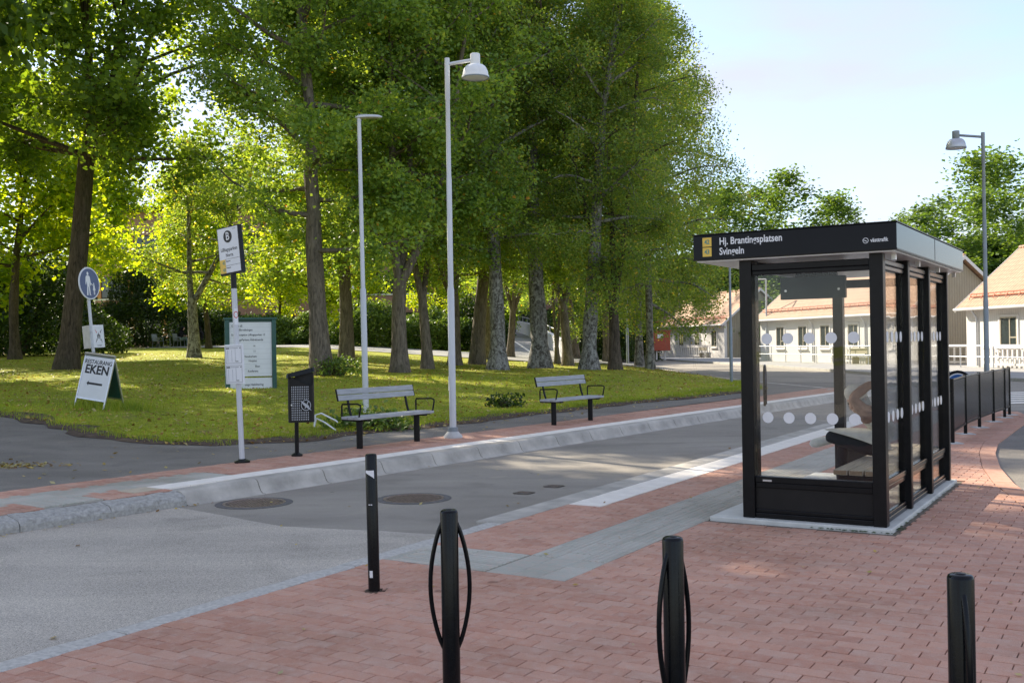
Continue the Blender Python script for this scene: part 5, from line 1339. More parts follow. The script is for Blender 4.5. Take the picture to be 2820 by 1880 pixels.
m = MB(); m.box(-.95, .95, -.4, .4, 2.3, 2.38); m.build('lid', 'red_box', bx)

# ------------------------------------------------------------------ ramp with white parapet
def strip(rows, name, material, smooth=None):
    vs, fs = [], []; n = len(rows[0])
    for r in rows: vs += r
    for i in range(len(rows) - 1):
        for j in range(n - 1): fs.append((i * n + j, i * n + j + 1, (i + 1) * n + j + 1, (i + 1) * n + j))
    g = MB(); g.add(vs, fs); return g.build(name, material, smooth=smooth)
rs = [(Vector((2.9, 60, .70)), Vector((-1.8, 60, .95))), (Vector((2.75, 64, .98)), Vector((-2.2, 64, 1.2))), (Vector((2.2, 72, 1.5)), Vector((-3.2, 72, 1.75))), (Vector((1.1, 84, 2.3)), Vector((-5, 84, 2.5))), (Vector((-.5, 95, 2.9)), Vector((-7, 95, 3.0))), (Vector((-5, 106, 3.1)), Vector((-12, 104, 3.2)))]
struct(strip([[tuple(a), tuple(b)] for a, b in rs], 'ramp', 'asphalt_far', 60), 'asphalt ramp climbing behind the birches')
RW = thing('ramp_wall', 'white concrete ramp parapet with handrail behind the birch trunks', 'wall')
m = MB(); rw = []
for a, b in rs: rw.append([(a.x, a.y, a.z - 1.6), (a.x, a.y, a.z + .95), (a.x + .3, a.y + .1, a.z + .95), (a.x + .3, a.y + .1, a.z - 1.6)])
o = strip(rw, 'parapet', 'house_white'); o.parent = RW
for k, z in enumerate((1.35,)):
    m = MB(); m.tube([(a.x + .15, a.y + .05, a.z + z) for a, b in rs], .045, 6); m.build('handrail', 'galv', RW)
hp = resample([Vector((a.x + .15, a.y + .05, a.z)) for a, b in rs], 2.2)
for p in hp:
    m = MB(); m.tube([(p.x, p.y, p.z + .9), (p.x, p.y, p.z + 1.35)], .03, 6); m.build('baluster', 'galv', RW)
m = MB()
for q in range(len(rs) - 2):
    a, b = rs[q][0].lerp(rs[q][1], .33), rs[q + 1][0].lerp(rs[q + 1][1], .33); m.add([(a.x - .08, a.y, a.z + .015), (a.x + .08, a.y, a.z + .015), (b.x + .08, b.y, b.z + .015), (b.x - .08, b.y, b.z + .015)], [(0, 1, 2, 3)])
struct(m.build('road_marking', 'white_slab'), 'white line along the ramp')

# ------------------------------------------------------------------ brick building behind the park
BB = thing('brick_building', 'long red brick building with timber framed windows behind the park trees', 'building', (-15.5, 90, 2.0), R(-3))
m = MB(); m.box(-22, 20, 0, 12, -2.5, 11.6); m.build('wall', 'brick_wall', BB)
m = MB(); m.box(-22.5, 20.5, -.6, 12.6, 11.601, 12.0); m.build('roof', 'dark_panel', BB)
M['timber'] = mat('orange_timber', (.46, .21, .10), .6, 0, .15, 5, .1, 40, .3)
for fl, z0 in ((0, .55), (1, 4.1), (2, 7.65)):
    m = MB(); m.box(-21.5, 19.5, -.06, -.002, z0 - .16, z0 - .02); m.build('sill_band', 'house_white', BB)
    x = -21.0
    while x < 18.5:
        m = MB(); m.box(x, x + .55, -.05, -.003, z0, z0 + 1.9); m.build('timber_panel', 'timber', BB)
        m = MB(); m.box(x + .56, x + 2.9, -.03, -.003, z0, z0 + 1.9); wd = m.build('window', 'dark_panel', BB)
        for q in range(3):
            m = MB(); m.box(x + .64 + q * .77, x + 1.33 + q * .77, -.04, -.0305, z0 + .08, z0 + 1.82); m.build('pane', 'window_glass', wd)
        x += 2.95

# ------------------------------------------------------------------ trees
def leaves_mesh(name, cen, rng, size, aspect, material, hang=0.0, up=.35):
    n = len(cen)
    L = size * rng.uniform(.65, 1.35, n)[:, None]
    nv = rng.normal(size=(n, 3)); nv[:, 2] = np.abs(nv[:, 2]) + up; nv /= np.linalg.norm(nv, axis=1)[:, None]
    a = rng.normal(size=(n, 3)); a[:, 2] -= hang
    a -= nv * np.sum(a * nv, axis=1)[:, None]; a /= np.linalg.norm(a, axis=1)[:, None] + 1e-9
    b = np.cross(nv, a)
    fold = nv * L * .10
    v = np.empty((n, 4, 3)); v[:, 0] = cen - a * L * .5; v[:, 1] = cen + b * L * .5 * aspect + fold + a * L * .08; v[:, 2] = cen + a * L * .5; v[:, 3] = cen - b * L * .5 * aspect + fold + a * L * .08
    q = np.arange(n * 4).reshape(n, 4)
    return raw_mesh(name, v.reshape(-1, 3), q, material)
def tree(name, label, base, h, r0, seed, R_=4.5, z0=3.5, lean=(0, 0), forks=None, zf=None, nleaf=15000, size=.17, aspect=.62, leaf='leaf_oak', bark='bark',
         hang=0.0, limbs=14, group='park trees', droop=0.0, sig=.29, low=None, twn=6, shape=.7, cat='tree', bend=None, flare=.55, inn=.10):
    rng = np.random.default_rng(seed)
    t = thing(name, label, cat, base, 0, group)
    tm, bm_ = MB(), MB()
    cents = []
    stems = []
    ph = rng.uniform(0, 6.28)
    def trunk_path(p0, d0, ln, nseg, curve, wig=.05):
        pts = [np.array(p0, float)]; d = np.array(d0, float)
        for i in range(nseg):
            d = d + np.array([rng.normal(0, wig), rng.normal(0, wig), 0]) + np.array(curve) / nseg
            d /= np.linalg.norm(d); pts.append(pts[-1] + d * ln / nseg)
        return pts
    top = h * .94
    if forks:
        ln = zf; base_pts = trunk_path((0, 0, -.15), (lean[0], lean[1], 1), zf + .15, 7, (bend or (0, 0)) + (0,), .02)
        rad = [r0 * (1 - .22 * i / 7) * (1 + flare * math.exp(-max(p[2], 0) / .38)) for i, p in enumerate(base_pts)]
        tm.tube(base_pts, rad, 16, False)
        for (az, tilt, fr) in forks:
            d = (math.cos(az) * math.sin(tilt), math.sin(az) * math.sin(tilt), math.cos(tilt))
            p0 = base_pts[-1] - np.array([0, 0, .25])
            ps = trunk_path(p0, d, (top - zf) * fr, 10, (-d[0] * .6, -d[1] * .6, .5), .05)
            rs_ = [r0 * .80 * (.72 if len(forks) > 1 else .95) * (1 - .86 * i / 10) for i in range(11)]
            tm.tube(ps, rs_, 12, False); stems.append((ps, rs_))
    else:
        ps = trunk_path((0, 0, -.15), (lean[0], lean[1], 1), top + .15, 16, (bend or (0, 0)) + (0,), .025)
        rs_ = [r0 * (1 - .84 * (i / 16) ** 1.1) * (1 + flare * math.exp(-max(p[2], 0) / .38)) for i, p in enumerate(ps)]
        tm.tube(ps, rs_, 16, False); stems.append((ps, rs_))
    # irregular trunk surface
    tm.v = [(x * (1 + .07 * math.sin(z * 2.3 + ph) + .05 * math.sin(5 * math.atan2(y, x) + z * .8 + ph)), y * (1 + .07 * math.sin(z * 1.9 + ph)), z) for x, y, z in tm.v] if not forks else tm.v
    zl = low if low is not None else z0
    for ps, rs_ in stems:
        P = np.array(ps); nl = max(5, int(limbs / len(stems) ** .6))
        zz = P[:, 2]
        for i in range(nl):
            z = zl + (h * .96 - zl) * ((i + rng.uniform(.1, .9)) / nl) ** .95
            if z > zz[-1]: z = zz[-1] - .05
            if z < zz[0] + .2: z = max(zz[0] + .2, zl)
            p = np.array([np.interp(z, zz, P[:, k]) for k in range(3)]); rb = float(np.interp(z, zz, rs_))
            tt = (z - zl) / (h - zl)
            prof = max(.25, math.sin(math.pi * min(1, .16 + .80 * tt)) ** shape)
            ln = R_ * prof * (1 - .55 * tt) * rng.uniform(.65, 1.08) * (1 if len(stems) == 1 else .85)
            az = ph + i * 2.399 + rng.normal(0, .35); el = R(-10) + R(66) * tt ** .8 + rng.normal(0, .12)
            d = np.array([math.cos(az) * math.cos(el), math.sin(az) * math.cos(el), math.sin(el)])
            pts = [p]; ns = 6
            for k in range(ns):
                d = d + np.array([rng.normal(0, .11), rng.normal(0, .11), rng.normal(0, .08) + .05 - (droop * .22 if k > 2 else 0)]); d /= np.linalg.norm(d)
                pts.append(pts[-1] + d * ln / ns)
            r1 = min(rb * .55, .035 + .016 * ln)
            bm_.tube(pts, [r1 * (1 - .85 * k / ns) + .006 for k in range(ns + 1)], 6, False)
            A = np.array(pts)
            for k in range(twn):
                s = rng.uniform(inn, 1.0) ** .8; q = s * ns; j = min(ns - 1, int(q)); w = A[j] + (A[j + 1] - A[j]) * (q - j)
                td = rng.normal(size=3); td[2] = td[2] * .6 + .15 - droop * .7; td += (A[-1] - A[0]) / max(ln, .1) * .5; td /= np.linalg.norm(td)
                tl_ = ln * rng.uniform(.18, .36) + .35
                e1 = w + td * tl_ * .55; td2 = td + np.array([0, 0, -.25 - droop]); td2 /= np.linalg.norm(td2); e2 = e1 + td2 * tl_ * .5
                bm_.tube([w, e1, e2], [.016, .011, .004], 4, False)
                for g_ in np.linspace(.25, 1, 5): cents.append(w + (e1 - w) * min(1, g_ * 1.8) if g_ < .55 else e1 + (e2 - e1) * (g_ - .55) / .45)
                if droop > .3:
                    for hh in range(int(3 * droop)):
                        e3 = e2 + np.array([rng.normal(0, .15), rng.normal(0, .15), -rng.uniform(.4, 1.5) * droop])
                        bm_.tube([e2, e3], [.005, .003], 3, False)
                        for g_ in (.3, .6, .9): cents.append(e2 + (e3 - e2) * g_)
            for g_ in (.55, .75, .95): cents.append(A[0] + 0 * A[0] + np.array([np.interp(g_ * ns, range(ns + 1), A[:, c]) for c in range(3)]))
    C = np.array(cents)
    C = C[C[:, 2] > max(1.6, (low if low is not None else z0) - 1.7)]
    wgt = rng.uniform(.12, 1.0, len(C)) ** 2.4; wgt /= wgt.sum()
    idx = rng.choice(len(C), nleaf, p=wgt)
    pos = C[idx] + rng.normal(size=(nleaf, 3)) * np.array([sig, sig, sig * .75])
    tm.build('trunk', bark, t, smooth=70); bm_.build('branches', bark, t, smooth=70)
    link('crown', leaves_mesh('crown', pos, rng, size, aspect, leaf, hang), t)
    return t
def at_lawn(x, y): return (x, y, H(x, y) + .01)
PK = 'park trees in front of the lane'
# near row, left to right
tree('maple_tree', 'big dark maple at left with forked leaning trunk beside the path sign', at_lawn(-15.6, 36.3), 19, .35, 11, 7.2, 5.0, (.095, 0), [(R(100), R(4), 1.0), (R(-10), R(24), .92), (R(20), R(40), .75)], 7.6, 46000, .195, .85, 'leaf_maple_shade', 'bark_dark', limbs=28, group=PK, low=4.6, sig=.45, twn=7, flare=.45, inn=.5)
tree('birch_tree', 'small birch with two crooked stems behind the green board', at_lawn(-13.8, 45.1), 9.5, .25, 12, 4.2, 3.0, (-.04, 0), [(R(170), R(14), 1.0), (R(10), R(36), .95)], 2.6, 16000, .13, .7, 'leaf_birch', 'birch_bark', limbs=18, group=PK, low=2.9)
TA = tree('oak_tree', 'oak with straight thick trunk behind the litter bin', at_lawn(-5.98, 32.7), 18.5, .31, 13, 5.6, 4.4, (.012, 0), None, None, 66000, .15, .62, limbs=34, group=PK, low=3.9, twn=9, flare=.5)
TB_ = tree('lime_tree', 'lime tree forking low into spread limbs, left of the tall dome lamp', at_lawn(-3.83, 35.3), 17.5, .28, 15, 5.6, 4.6, (.0, 0), [(R(175), R(10), 1.0), (R(5), R(27), 1.0), (R(80), R(15), .9)], 3.2, 58000, .15, .64, limbs=32, group=PK, low=4.4, twn=9)
TC = tree('lime_tree', 'tree forking into many upright stems right of the thickest birch', at_lawn(2.4, 45), 18.5, .22, 23, 6.4, 4.8, (0, 0), [(R(170), R(20), 1.0), (R(100), R(8), 1.0), (R(10), R(16), .95)], 2.8, 60000, .15, .64, limbs=38, group=PK, low=4.4, twn=9)
TD = tree('birch_tree', 'thickest birch with broad black foot before the white ramp', at_lawn(1.1, 41.6), 19, .35, 22, 5.4, 4.8, (.03, 0), None, None, 56000, .11, .72, 'leaf_birch', 'birch_bark', .6, 28, PK, .5, flare=.6, twn=8)
TE = tree('birch_tree', 'slim pale birch at the right end of the row, twigs hanging low', at_lawn(6.3, 47.5), 17.5, .18, 29, 6.0, 3.0, (.0, 0), None, None, 64000, .11, .72, 'leaf_birch', 'birch_bark', .8, 28, PK, .95, low=2.9, twn=8)
tree('lime_tree', 'slender twin stems between the thickest birch and the forked tree', at_lawn(2.1, 48.5), 14, .13, 24, 3.2, 4.5, (0, 0), [(R(180), R(5), 1.0), (R(0), R(7), 1.0)], .8, 9000, .16, .65, limbs=10, group=PK)
tree('birch_tree', 'birch clump of three close stems with hanging twigs', at_lawn(4.0, 40.5), 18.5, .23, 27, 4.8, 4.0, (0, 0), [(R(175), R(9), 1.0), (R(80), R(4), 1.0), (R(0), R(11), .95)], 2.4, 42000, .11, .72, 'leaf_birch', 'bark_dark', .6, 28, PK, .65, low=3.6, twn=8)
for src, nm, lb, x, y, k, rz, tilt in (
        (TA, 'oak_tree', 'leaning oak half hidden behind the straight thick trunk', -6.72, 42, .92, 2.2, (0, -.07)),
        (TC, 'lime_tree', 'lime tree with side stem just left of the tall dome lamp pole', -3.15, 38.5, .95, 1.1, (0, 0)),
        (TB_, 'lime_tree', 'dark knobbly tree behind the tall dome lamp pole', -2.39, 43.2, .92, 2.6, (0, 0)),
        (TA, 'oak_tree', 'oak with short side stump right of the tall dome lamp', -1.53, 45.2, 1.0, 4.1, (0, .01)),
        (TD, 'birch_tree', 'birch with rough grey bark in front of the brown trunk, centre of the row', -.56, 39.0, .86, 1.3, (0, .02)),
        (TA, 'oak_tree', 'brown trunk behind the rough grey birch, its left side', -1.22, 53.1, .98, 5.3, (0, 0)),
        (TC, 'oak_tree', 'flared trunk behind the rough grey birch, its right side', -.1, 56.9, .95, 3.0, (0, -.02)),
        (TD, 'birch_tree', 'dark straight birch with black bark, second right of the thickest birch', 2.98, 40.2, .84, 3.4, (0, -.03)),
        (TA, 'oak_tree', 'mossy trunk far back between the forked tree and the dark birch', 3.6, 60, .9, 1.0, (0, 0)),
        (TB_, 'oak_tree', 'reddish trunk behind the clump of three stems', 5.3, 58, .8, 4.6, (0, 0)),
        (TE, 'birch_tree', 'tall thin birch behind the right end of the row, bare twigs at its top', 6.6, 54, 1.12, 2.0, (0, .01))):
    t = copy_tree(src); t.name = nm; t.location = at_lawn(x, y); t['label'] = lb; t.rotation_euler = (tilt[0], tilt[1], rz); t.scale = (k, k, k)
# second row and wood behind, left part
WD = 'trees of the wood behind the lawn'
spots = [(-22, 46, 1.0), (-29.5, 54, 1.0), (-17.5, 60, .8), (-9.6, 51, .7), (-35, 60, 1.1), (-13, 110, 1.2), (-5, 114, 1.2), (-22, 111, 1.2), (-30, 72, 1.05), (-17, 76, .62), (-11, 75.5, .6), (-5.5, 77, .62), (-.5, 81, .6), (-23, 77, .66), (-1, 118, 1.3), (-28, 104, 1.3)]
place = ['left of the big dark maple', 'far left, behind the garden table', 'between the green board and the thick oak', 'behind the leaning oak', 'deep in the wood at the left picture edge', 'behind the brick building, middle', 'behind the brick building, right part', 'behind the brick building, left part', 'behind the dark hedge of the seated pair', 'small, before the middle windows of the brick building', 'small, before the brick building behind the round bush', 'small, before the right end of the brick building', 'small, beside the top of the ramp', 'small, before the left end of the brick building', 'above the ramp top', 'tall, far left of the brick building']
protos = []
for i, ((x, y, k), pl) in enumerate(zip(spots, place)):
    lb = 'sunlit yellow-green maple ' + pl
    if i < 3: t = tree('maple_tree', lb, at_lawn(x, y), 12.5, .22, 60 + i, 5.8, 3.6, (0, 0), None, None, 22000, .235, .85, 'leaf_maple', 'bark_dark', limbs=20, group=WD, low=3.2, sig=.5); protos.append(t)
    else: t = copy_tree(protos[i % 3]); t.location = at_lawn(x, y); t['label'] = lb; t.rotation_euler = (0, 0, i * 1.3)
    t.scale = (k, k, k)
# park trees beyond the left picture edge: they shade the plaza
SHD = 'park trees beyond the left picture edge'
sh_protos = []
for i, (x, y, hh, lb) in enumerate([(-15.5, 22.5, 18, 'tall maple just beyond the left picture edge by the path'), (-18.5, 19, 18, 'tall maple between road and path outside the view'), (-22.5, 24, 19, 'tall maple behind the path outside the view'), (-20.5, 31.5, 19, 'tall maple between path and big dark maple outside the view'), (-28, 30, 20, 'tall maple far left of the lawn outside the view'), (-14.6, 27.0, 17, 'tall maple over the path sign, its crown above the view'), (-24.5, 27.5, 19, 'tall maple behind the path corner outside the view'), (-19.5, 26, 19, 'tall maple next to the path bend outside the view'), (-24, 37.5, 17, 'tall maple behind the left hedge outside the view')]):
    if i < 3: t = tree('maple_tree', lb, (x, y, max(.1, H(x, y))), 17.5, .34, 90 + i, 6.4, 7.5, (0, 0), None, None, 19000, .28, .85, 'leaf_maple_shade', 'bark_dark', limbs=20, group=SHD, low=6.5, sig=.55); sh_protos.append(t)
    else: t = copy_tree(sh_protos[i % 3]); t.location = (x, y, max(.1, H(x, y))); t['label'] = lb; t.rotation_euler = (0, 0, i * 2.1)
    k = hh / 17.5; t.scale = (k, k, k * {0: 1.35, 5: 1.5}.get(i, 1))
# trees behind the houses
BK = 'trees behind the houses'
bk_protos = []
for i, (x, y, hh, rr_, lb) in enumerate([(17.5, 112, 17.5, 6, 'yellowish tree above the farthest house'), (23, 104, 16.5, 5.5, 'rounded tree above the shelter roof, left of three'), (28.5, 106, 17.5, 5.5, 'rounded tree above the shelter roof, tallest of three'), (33.5, 104, 15.2, 5, 'rounded tree above the shelter roof, right of three'), (38, 104, 13.0, 4.2, 'small tree above the right end of the shelter roof'), (25, 92, 9.5, 4.5, 'low leafy tree behind the ridge seen through the glass'), (34, 84, 11, 4.5, 'low tree behind the beige gable'), (43, 96, 17.5, 6, 'bright green tree left of the grey dome lamp'), (46.5, 88, 18.5, 6, 'bright green tree behind the grey dome lamp'), (51, 96, 19, 6.5, 'tall bright green tree at the right picture edge'), (44, 78, 13, 5, 'bright green tree above the tiled roof at the right'), (53, 82, 16, 6, 'bright green tree beyond the right picture edge'), (10, 128, 15, 5.5, 'tree behind the red cabinet'), (3.5, 120, 13, 5, 'tree at the head of the far road'), (38, 92, 12.5, 4.5, 'leafy tree in the gap right of the shelter roof'), (3, 112, 14, 6, 'tree behind the top of the ramp'), (7.5, 84, 9, 4, 'dark low tree behind the ramp foot'), (20.5, 118, 17, 6.5, 'tree in the second row above the farthest house'), (26, 116, 17, 6.5, 'second-row tree between the rounded trees, left'), (31.5, 116, 17.5, 6.5, 'second-row tree between the rounded trees, right'), (36.5, 112, 15.5, 6, 'second-row tree above the right end of the shelter roof'), (47.5, 104, 18.5, 6.5, 'second-row tree behind the grey dome lamp'), (54, 100, 19, 6.5, 'second-row tree at the right picture edge'), (40, 82, 12, 5, 'tree between the beige gable and the right roof'), (49, 80, 15, 5.5, 'tree above the right roof ridge'), (22, 100, 11, 5, 'low tree just above the left end of the glass house roof'), (13.5, 122, 16, 6.5, 'tall tree behind the hanging birch twigs')]):
    z = .0 if x > 8 else H(x, y)
    if i < 4: t = tree('broadleaf_tree', lb, (x, y, z), 10.0, .26, 120 + i, 5.2, 3.2, (0, 0), None, None, 44000, .32, .75, 'leaf_far', 'bark', limbs=38, group=BK, low=2.6, sig=.55, shape=.4, twn=8); bk_protos.append(t)
    else: t = copy_tree(bk_protos[i % 4]); t.location = (x, y, z); t['label'] = lb; t.rotation_euler = (0, 0, i * 1.7)
    t.scale = (rr_ / 4.4, rr_ / 4.4, hh / 18.8)

# ------------------------------------------------------------------ bushes and hedges
def bush(name, label, loc, rx, ry, rz, seed, n=5000, size=.2, leaf='leaf_bush', group='bushes behind the lawn'):
    rng = np.random.default_rng(seed)
    t = thing(name, label, 'bush', loc, 0, group); m = MB()
    for k in range(9):
        az, el = rng.uniform(0, 6.28), rng.uniform(.5, 1.4); d = np.array([math.cos(az) * math.cos(el) * rx, math.sin(az) * math.cos(el) * ry, math.sin(el) * rz]) * .85
        m.tube([(0, 0, -.1), tuple(d * .5 + np.array([0, 0, .1])), tuple(d)], [.05, .03, .01], 5, False)
    m.build('stems', 'bark_dark', t)
    u = rng.normal(size=(n, 3)); u /= np.linalg.norm(u, axis=1)[:, None]; u[:, 2] = np.abs(u[:, 2])
    lum = 1 + .16 * np.sin(u[:, 0] * 7 + seed) * np.cos(u[:, 1] * 6) + .12 * np.sin(u[:, 2] * 9 + seed * 2)
    rad = (1 - .35 * rng.random(n) ** 2) * lum
    pos = u * rad[:, None] * np.array([rx, ry, rz]); pos[:, 2] += .05
    pos += rng.normal(size=(n, 3)) * .08
    link('foliage', leaves_mesh('foliage', pos, rng, size, .55, leaf, .2), t); return t
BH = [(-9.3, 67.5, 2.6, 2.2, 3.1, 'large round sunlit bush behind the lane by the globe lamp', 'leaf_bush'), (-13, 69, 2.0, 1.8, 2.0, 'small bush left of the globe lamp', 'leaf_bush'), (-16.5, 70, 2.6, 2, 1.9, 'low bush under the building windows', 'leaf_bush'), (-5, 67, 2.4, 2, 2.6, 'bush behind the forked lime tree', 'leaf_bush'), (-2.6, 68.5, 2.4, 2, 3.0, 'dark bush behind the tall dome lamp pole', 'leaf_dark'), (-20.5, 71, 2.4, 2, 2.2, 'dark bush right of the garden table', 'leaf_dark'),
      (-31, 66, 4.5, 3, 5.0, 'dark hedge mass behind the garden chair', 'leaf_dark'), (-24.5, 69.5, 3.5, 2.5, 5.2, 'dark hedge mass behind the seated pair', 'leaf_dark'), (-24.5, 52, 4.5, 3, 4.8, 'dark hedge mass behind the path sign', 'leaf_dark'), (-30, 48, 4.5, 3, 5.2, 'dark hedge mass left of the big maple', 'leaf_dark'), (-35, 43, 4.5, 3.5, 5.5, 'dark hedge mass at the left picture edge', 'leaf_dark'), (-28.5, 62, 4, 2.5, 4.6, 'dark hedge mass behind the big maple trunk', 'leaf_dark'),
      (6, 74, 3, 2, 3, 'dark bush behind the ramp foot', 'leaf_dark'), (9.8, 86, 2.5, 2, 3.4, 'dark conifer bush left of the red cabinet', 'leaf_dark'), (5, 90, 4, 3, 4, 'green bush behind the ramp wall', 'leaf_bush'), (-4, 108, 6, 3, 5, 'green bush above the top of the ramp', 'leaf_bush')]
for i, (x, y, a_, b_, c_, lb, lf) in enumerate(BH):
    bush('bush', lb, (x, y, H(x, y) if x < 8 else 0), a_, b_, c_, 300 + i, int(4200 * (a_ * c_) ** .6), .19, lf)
bush('oak_sprouts', 'green sprouts round the foot of the thick oak', at_lawn(-5.35, 32.3), .75, .5, .55, 350, 900, .11, 'leaf_bush', 'sprouts')
bush('weeds', 'leafy weeds behind the nearer bench', at_lawn(-2.55, 18.2), .75, .4, .24, 352, 900, .10, 'leaf_bush', 'sprouts')
bush('weeds', 'small dark tuft of weeds left of the farther bench', at_lawn(-.2, 23.2), .4, .3, .16, 353, 400, .10, 'leaf_dark', 'sprouts')

# ------------------------------------------------------------------ seated pair at the garden table, far away
def garden_chair(x, y, rz, label):
    t = thing('garden_chair', label, 'chair', (x, y, H(x, y) + .03), rz, 'metal garden chairs')
    m = MB(); m.box(-.24, .24, -.24, .24, .42, .45); m.build('seat', 'lamp_grey', t)
    m = MB(); m.box(-.24, .24, .20, .235, .47, .92, Matrix.Rotation(R(-8), 4, 'X')); m.build('backrest', 'lamp_grey', t)
    for sx_ in (-.22, .22):
        m = MB(); m.tube([(sx_, -.24, 0), (sx_, -.22, .42), (sx_, -.2, .64), (sx_, .22, .66), (sx_, .24, .42), (sx_, .30, 0)], .02, 6); m.build('frame', 'lamp_grey', t)
cz = H(-21.7, 66)
garden_chair(-22.6, 66.4, R(70), 'empty metal garden chair left of the table at the wood edge')
garden_chair(-21.0, 65.6, R(75), 'metal garden chair under the seated person in pale jeans')
TB = thing('garden_table', 'small round garden table in front of the seated pair', 'table', (-21.75, 66.1, cz + .03))
m = MB(); m.lathe([(.0001, .70), (.42, .70), (.42, .725), (.0001, .725)], 20); m.build('table_top', 'lamp_grey', TB)
m = MB(); m.lathe([(.03, 0), (.03, .70)], 10); m.lathe([(.22, 0), (.2, .03), (.03, .05)], 14); m.build('leg', 'lamp_grey', TB)
def sitter(x, y, rz, label, legs, coat='dark_coat'):
    t = thing('person', label, 'person', (x, y, H(x, y) + .45), rz, 'pair seated at the garden table')
    J = [(0, 0, .12, .15, .12), (.0, 0, .3, .14, .12), (.06, 0, .5, .15, .11), (.14, 0, .62, .07), (.18, 0, .68, .06), (.1, .18, .55, .06), (.2, .24, .34, .05), (.38, .14, .30, .04), (.1, -.18, .55, .06), (.2, -.24, .34, .05), (.38, -.14, .30, .04), (.1, .1, .08, .085), (.42, .12, .10, .065), (.40, .12, -.32, .045), (.1, -.1, .08, .085), (.46, -.08, .20, .065), (.52, .04, -.15, .045)]
    E_ = [(0, 1), (1, 2), (2, 3), (3, 4), (2, 5), (5, 6), (6, 7), (2, 8), (8, 9), (9, 10), (0, 11), (11, 12), (12, 13), (0, 14), (14, 15), (15, 16)]
    clothed('body', J, E_, t, [(legs, [10, 11, 12, 13, 14, 15]), ('skin', [(6, .8), (9, .8)])], coat)
    blob(t, 'head', 'skin', (.225, 0, .775), .095, (1, .85, 1.2)); blob(t, 'hair', 'dark_coat', (.20, 0, .80), .108, (1, .95, 1.15))
    m = MB(); m.tube([(.13, 0, .82), (.08, 0, .65), (.06, 0, .5)], [.07, .09, .05], 8); m.build('long_hair', 'dark_coat', t)
    hand(t, Vector((.39, .14, .30)), Matrix.Rotation(R(0), 3, 'Z')); hand(t, Vector((.39, -.14, .30)), Matrix.Rotation(R(0), 3, 'Z'))
    shoe(t, (.44, .12, -.44), (0, 0, 0)); shoe(t, (.58, .06, -.26), (0, R(20), 0)); return t
sitter(-20.95, 65.6, R(-10), 'person in dark coat and pale jeans seated at the garden table', 'jeans')
sitter(-19.7, 66.1, R(175), 'person in dark clothes seated half behind the crooked birch', 'trousers')
g = MB(); g.box(-9, 3.5, -.15, .15, 0, .16); tag(g.build('timber_kerb', 'plank', None, (-26, 63.5, H(-26, 63.5)), (0, 0, R(3))), 'pale timber edging along the foot of the dark hedge', 'edging')

# ------------------------------------------------------------------ grass blades and fallen leaves
rng = np.random.default_rng(5)
pts = []
edn = [p for p in edge0] if 'edge0' in globals() else [Vector((x, y, 0)) for x, y in LAWN[:len(LAWN) - 2]]
near_edge = [p for p in edn if -13 < p.x < 8.2 and p.y < 36]
def lawn_points(n, kind):
    out = []
    while len(out) < n:
        if kind == 'edge':
            p = near_edge[rng.integers(len(near_edge))]; x = p.x + rng.normal(0, .3) - abs(rng.normal(0, .35)); y = p.y + abs(rng.normal(0, .45))
        else:
            D = rng.uniform(15.5, 34) if kind == 'near' else rng.uniform(16, 52); r = rng.uniform(-.5, .24); x, y = r * D, D
        if in_poly(x, y, LAWN): out.append((x, y, HL(x, y)))
    return np.array(out)
def blades(pts, hmin, hmax, wd):
    n = len(pts); hh = rng.uniform(hmin, hmax, n); az = rng.uniform(0, 6.28, n); ld = rng.uniform(-.6, .6, (n, 2)) * hh[:, None]
    dx = np.stack([np.cos(az), np.sin(az), np.zeros(n)], 1) * (wd * rng.uniform(.6, 1.3, n))[:, None]
    v = np.empty((n, 3, 3)); v[:, 0] = pts - dx; v[:, 1] = pts + dx; v[:, 2] = pts + np.concatenate([ld, hh[:, None]], 1); v[:, :2, 2] -= .03
    return v
clump = lawn_points(900, 'edge'); cl = clump[rng.integers(len(clump), size=24000)] + np.concatenate([rng.normal(0, .07, (24000, 2)), np.zeros((24000, 1))], 1)
tuft = np.array([(-7.95 + rng.normal(0, .35), 20.8 + rng.normal(0, .22), 0) for _ in range(2200)] + [(-8.6 + rng.normal(0, .2), 20.9 + rng.normal(0, .15), 0) for _ in range(600)]); tuft[:, 2] = [HL(x, y) for x, y in tuft[:, :2]]
bl = np.concatenate([blades(cl, .025, .085, .007), blades(tuft, .06, .2, .008), blades(lawn_points(52000, 'near'), .025, .06, .008)])
me = raw_mesh('grass', bl.reshape(-1, 3), np.arange(len(bl) * 3).reshape(-1, 3), 'blade')
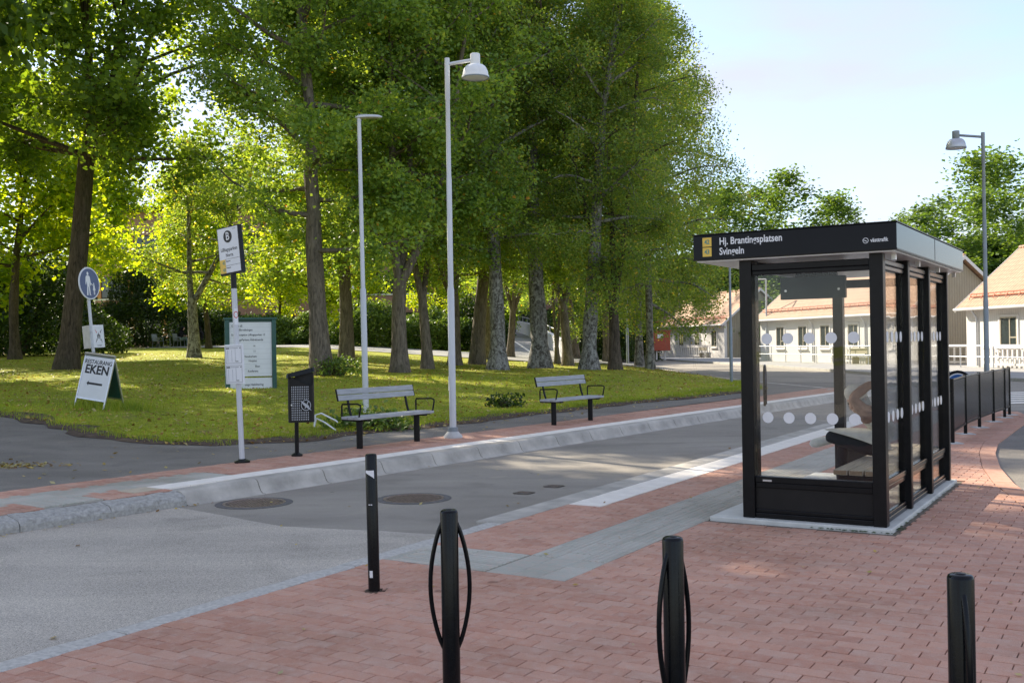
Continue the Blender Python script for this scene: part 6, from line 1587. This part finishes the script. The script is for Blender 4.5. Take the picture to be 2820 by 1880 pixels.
tag(link('grass', me), 'short green grass blades on the lawn and its ragged edge', 'grass', None, 'stuff')
def litter(pts, size, tilt=.35):
    n = len(pts); az = rng.uniform(0, 6.28, n); a = np.stack([np.cos(az), np.sin(az), rng.normal(0, tilt, n)], 1); b = np.stack([-np.sin(az), np.cos(az), rng.normal(0, tilt, n)], 1)
    L = size * rng.uniform(.5, 1.4, n)[:, None]; v = np.empty((n, 4, 3)); v[:, 0] = pts - a * L * .5; v[:, 1] = pts + b * L * .33; v[:, 2] = pts + a * L * .5; v[:, 3] = pts - b * L * .33
    return v
lp = lawn_points(15000, 'all'); lp[:, 2] += .02
e2 = lawn_points(2600, 'edge'); e2[:, 0] += .18; e2[:, 1] -= .22; e2[:, 2] = [H(x, y) + .02 for x, y in e2[:, :2]]
pth = []
for _ in range(300):
    p = W2(-1.8 - abs(rng.normal(0, 2.0)), rng.uniform(-6, 20)); pth.append((p.x, p.y, H(p.x, p.y) + .012))
gut = []
for _ in range(70):
    p = W2(.06 + abs(rng.normal(0, .04)), rng.uniform(-5, 2.2)); gut.append((p.x, p.y, -.015))
rd = []
for _ in range(26):
    p = W(rng.uniform(-8.4, -5.3), rng.uniform(3, 16)); rd.append((p.x, p.y, -.015))
pz = []
for _ in range(70):
    p = W(rng.uniform(-4.9, 0), rng.uniform(3, 12)); pz.append((p.x, p.y, .011))
pile = []
for _ in range(600):
    p = np.array([-6.9, 13.4]) + rng.normal(size=2) * np.array([.55, .16]); pile.append((p[0], p[1], H(p[0], p[1]) + .01))
allp = [litter(lp, .07), litter(e2, .06), litter(np.array(pth), .065, .2), litter(np.array(gut), .045, .2), litter(np.array(rd), .05, .2), litter(np.array(pz), .034, .25), litter(np.array(pile), .05, .3)]
lv = np.concatenate(allp)
me = raw_mesh('fallen_leaves', lv.reshape(-1, 3), np.arange(len(lv) * 4).reshape(-1, 4), 'litter')
tag(link('fallen_leaves', me), 'yellow and brown fallen leaves scattered over lawn, path and paving', 'leaves', None, 'stuff')
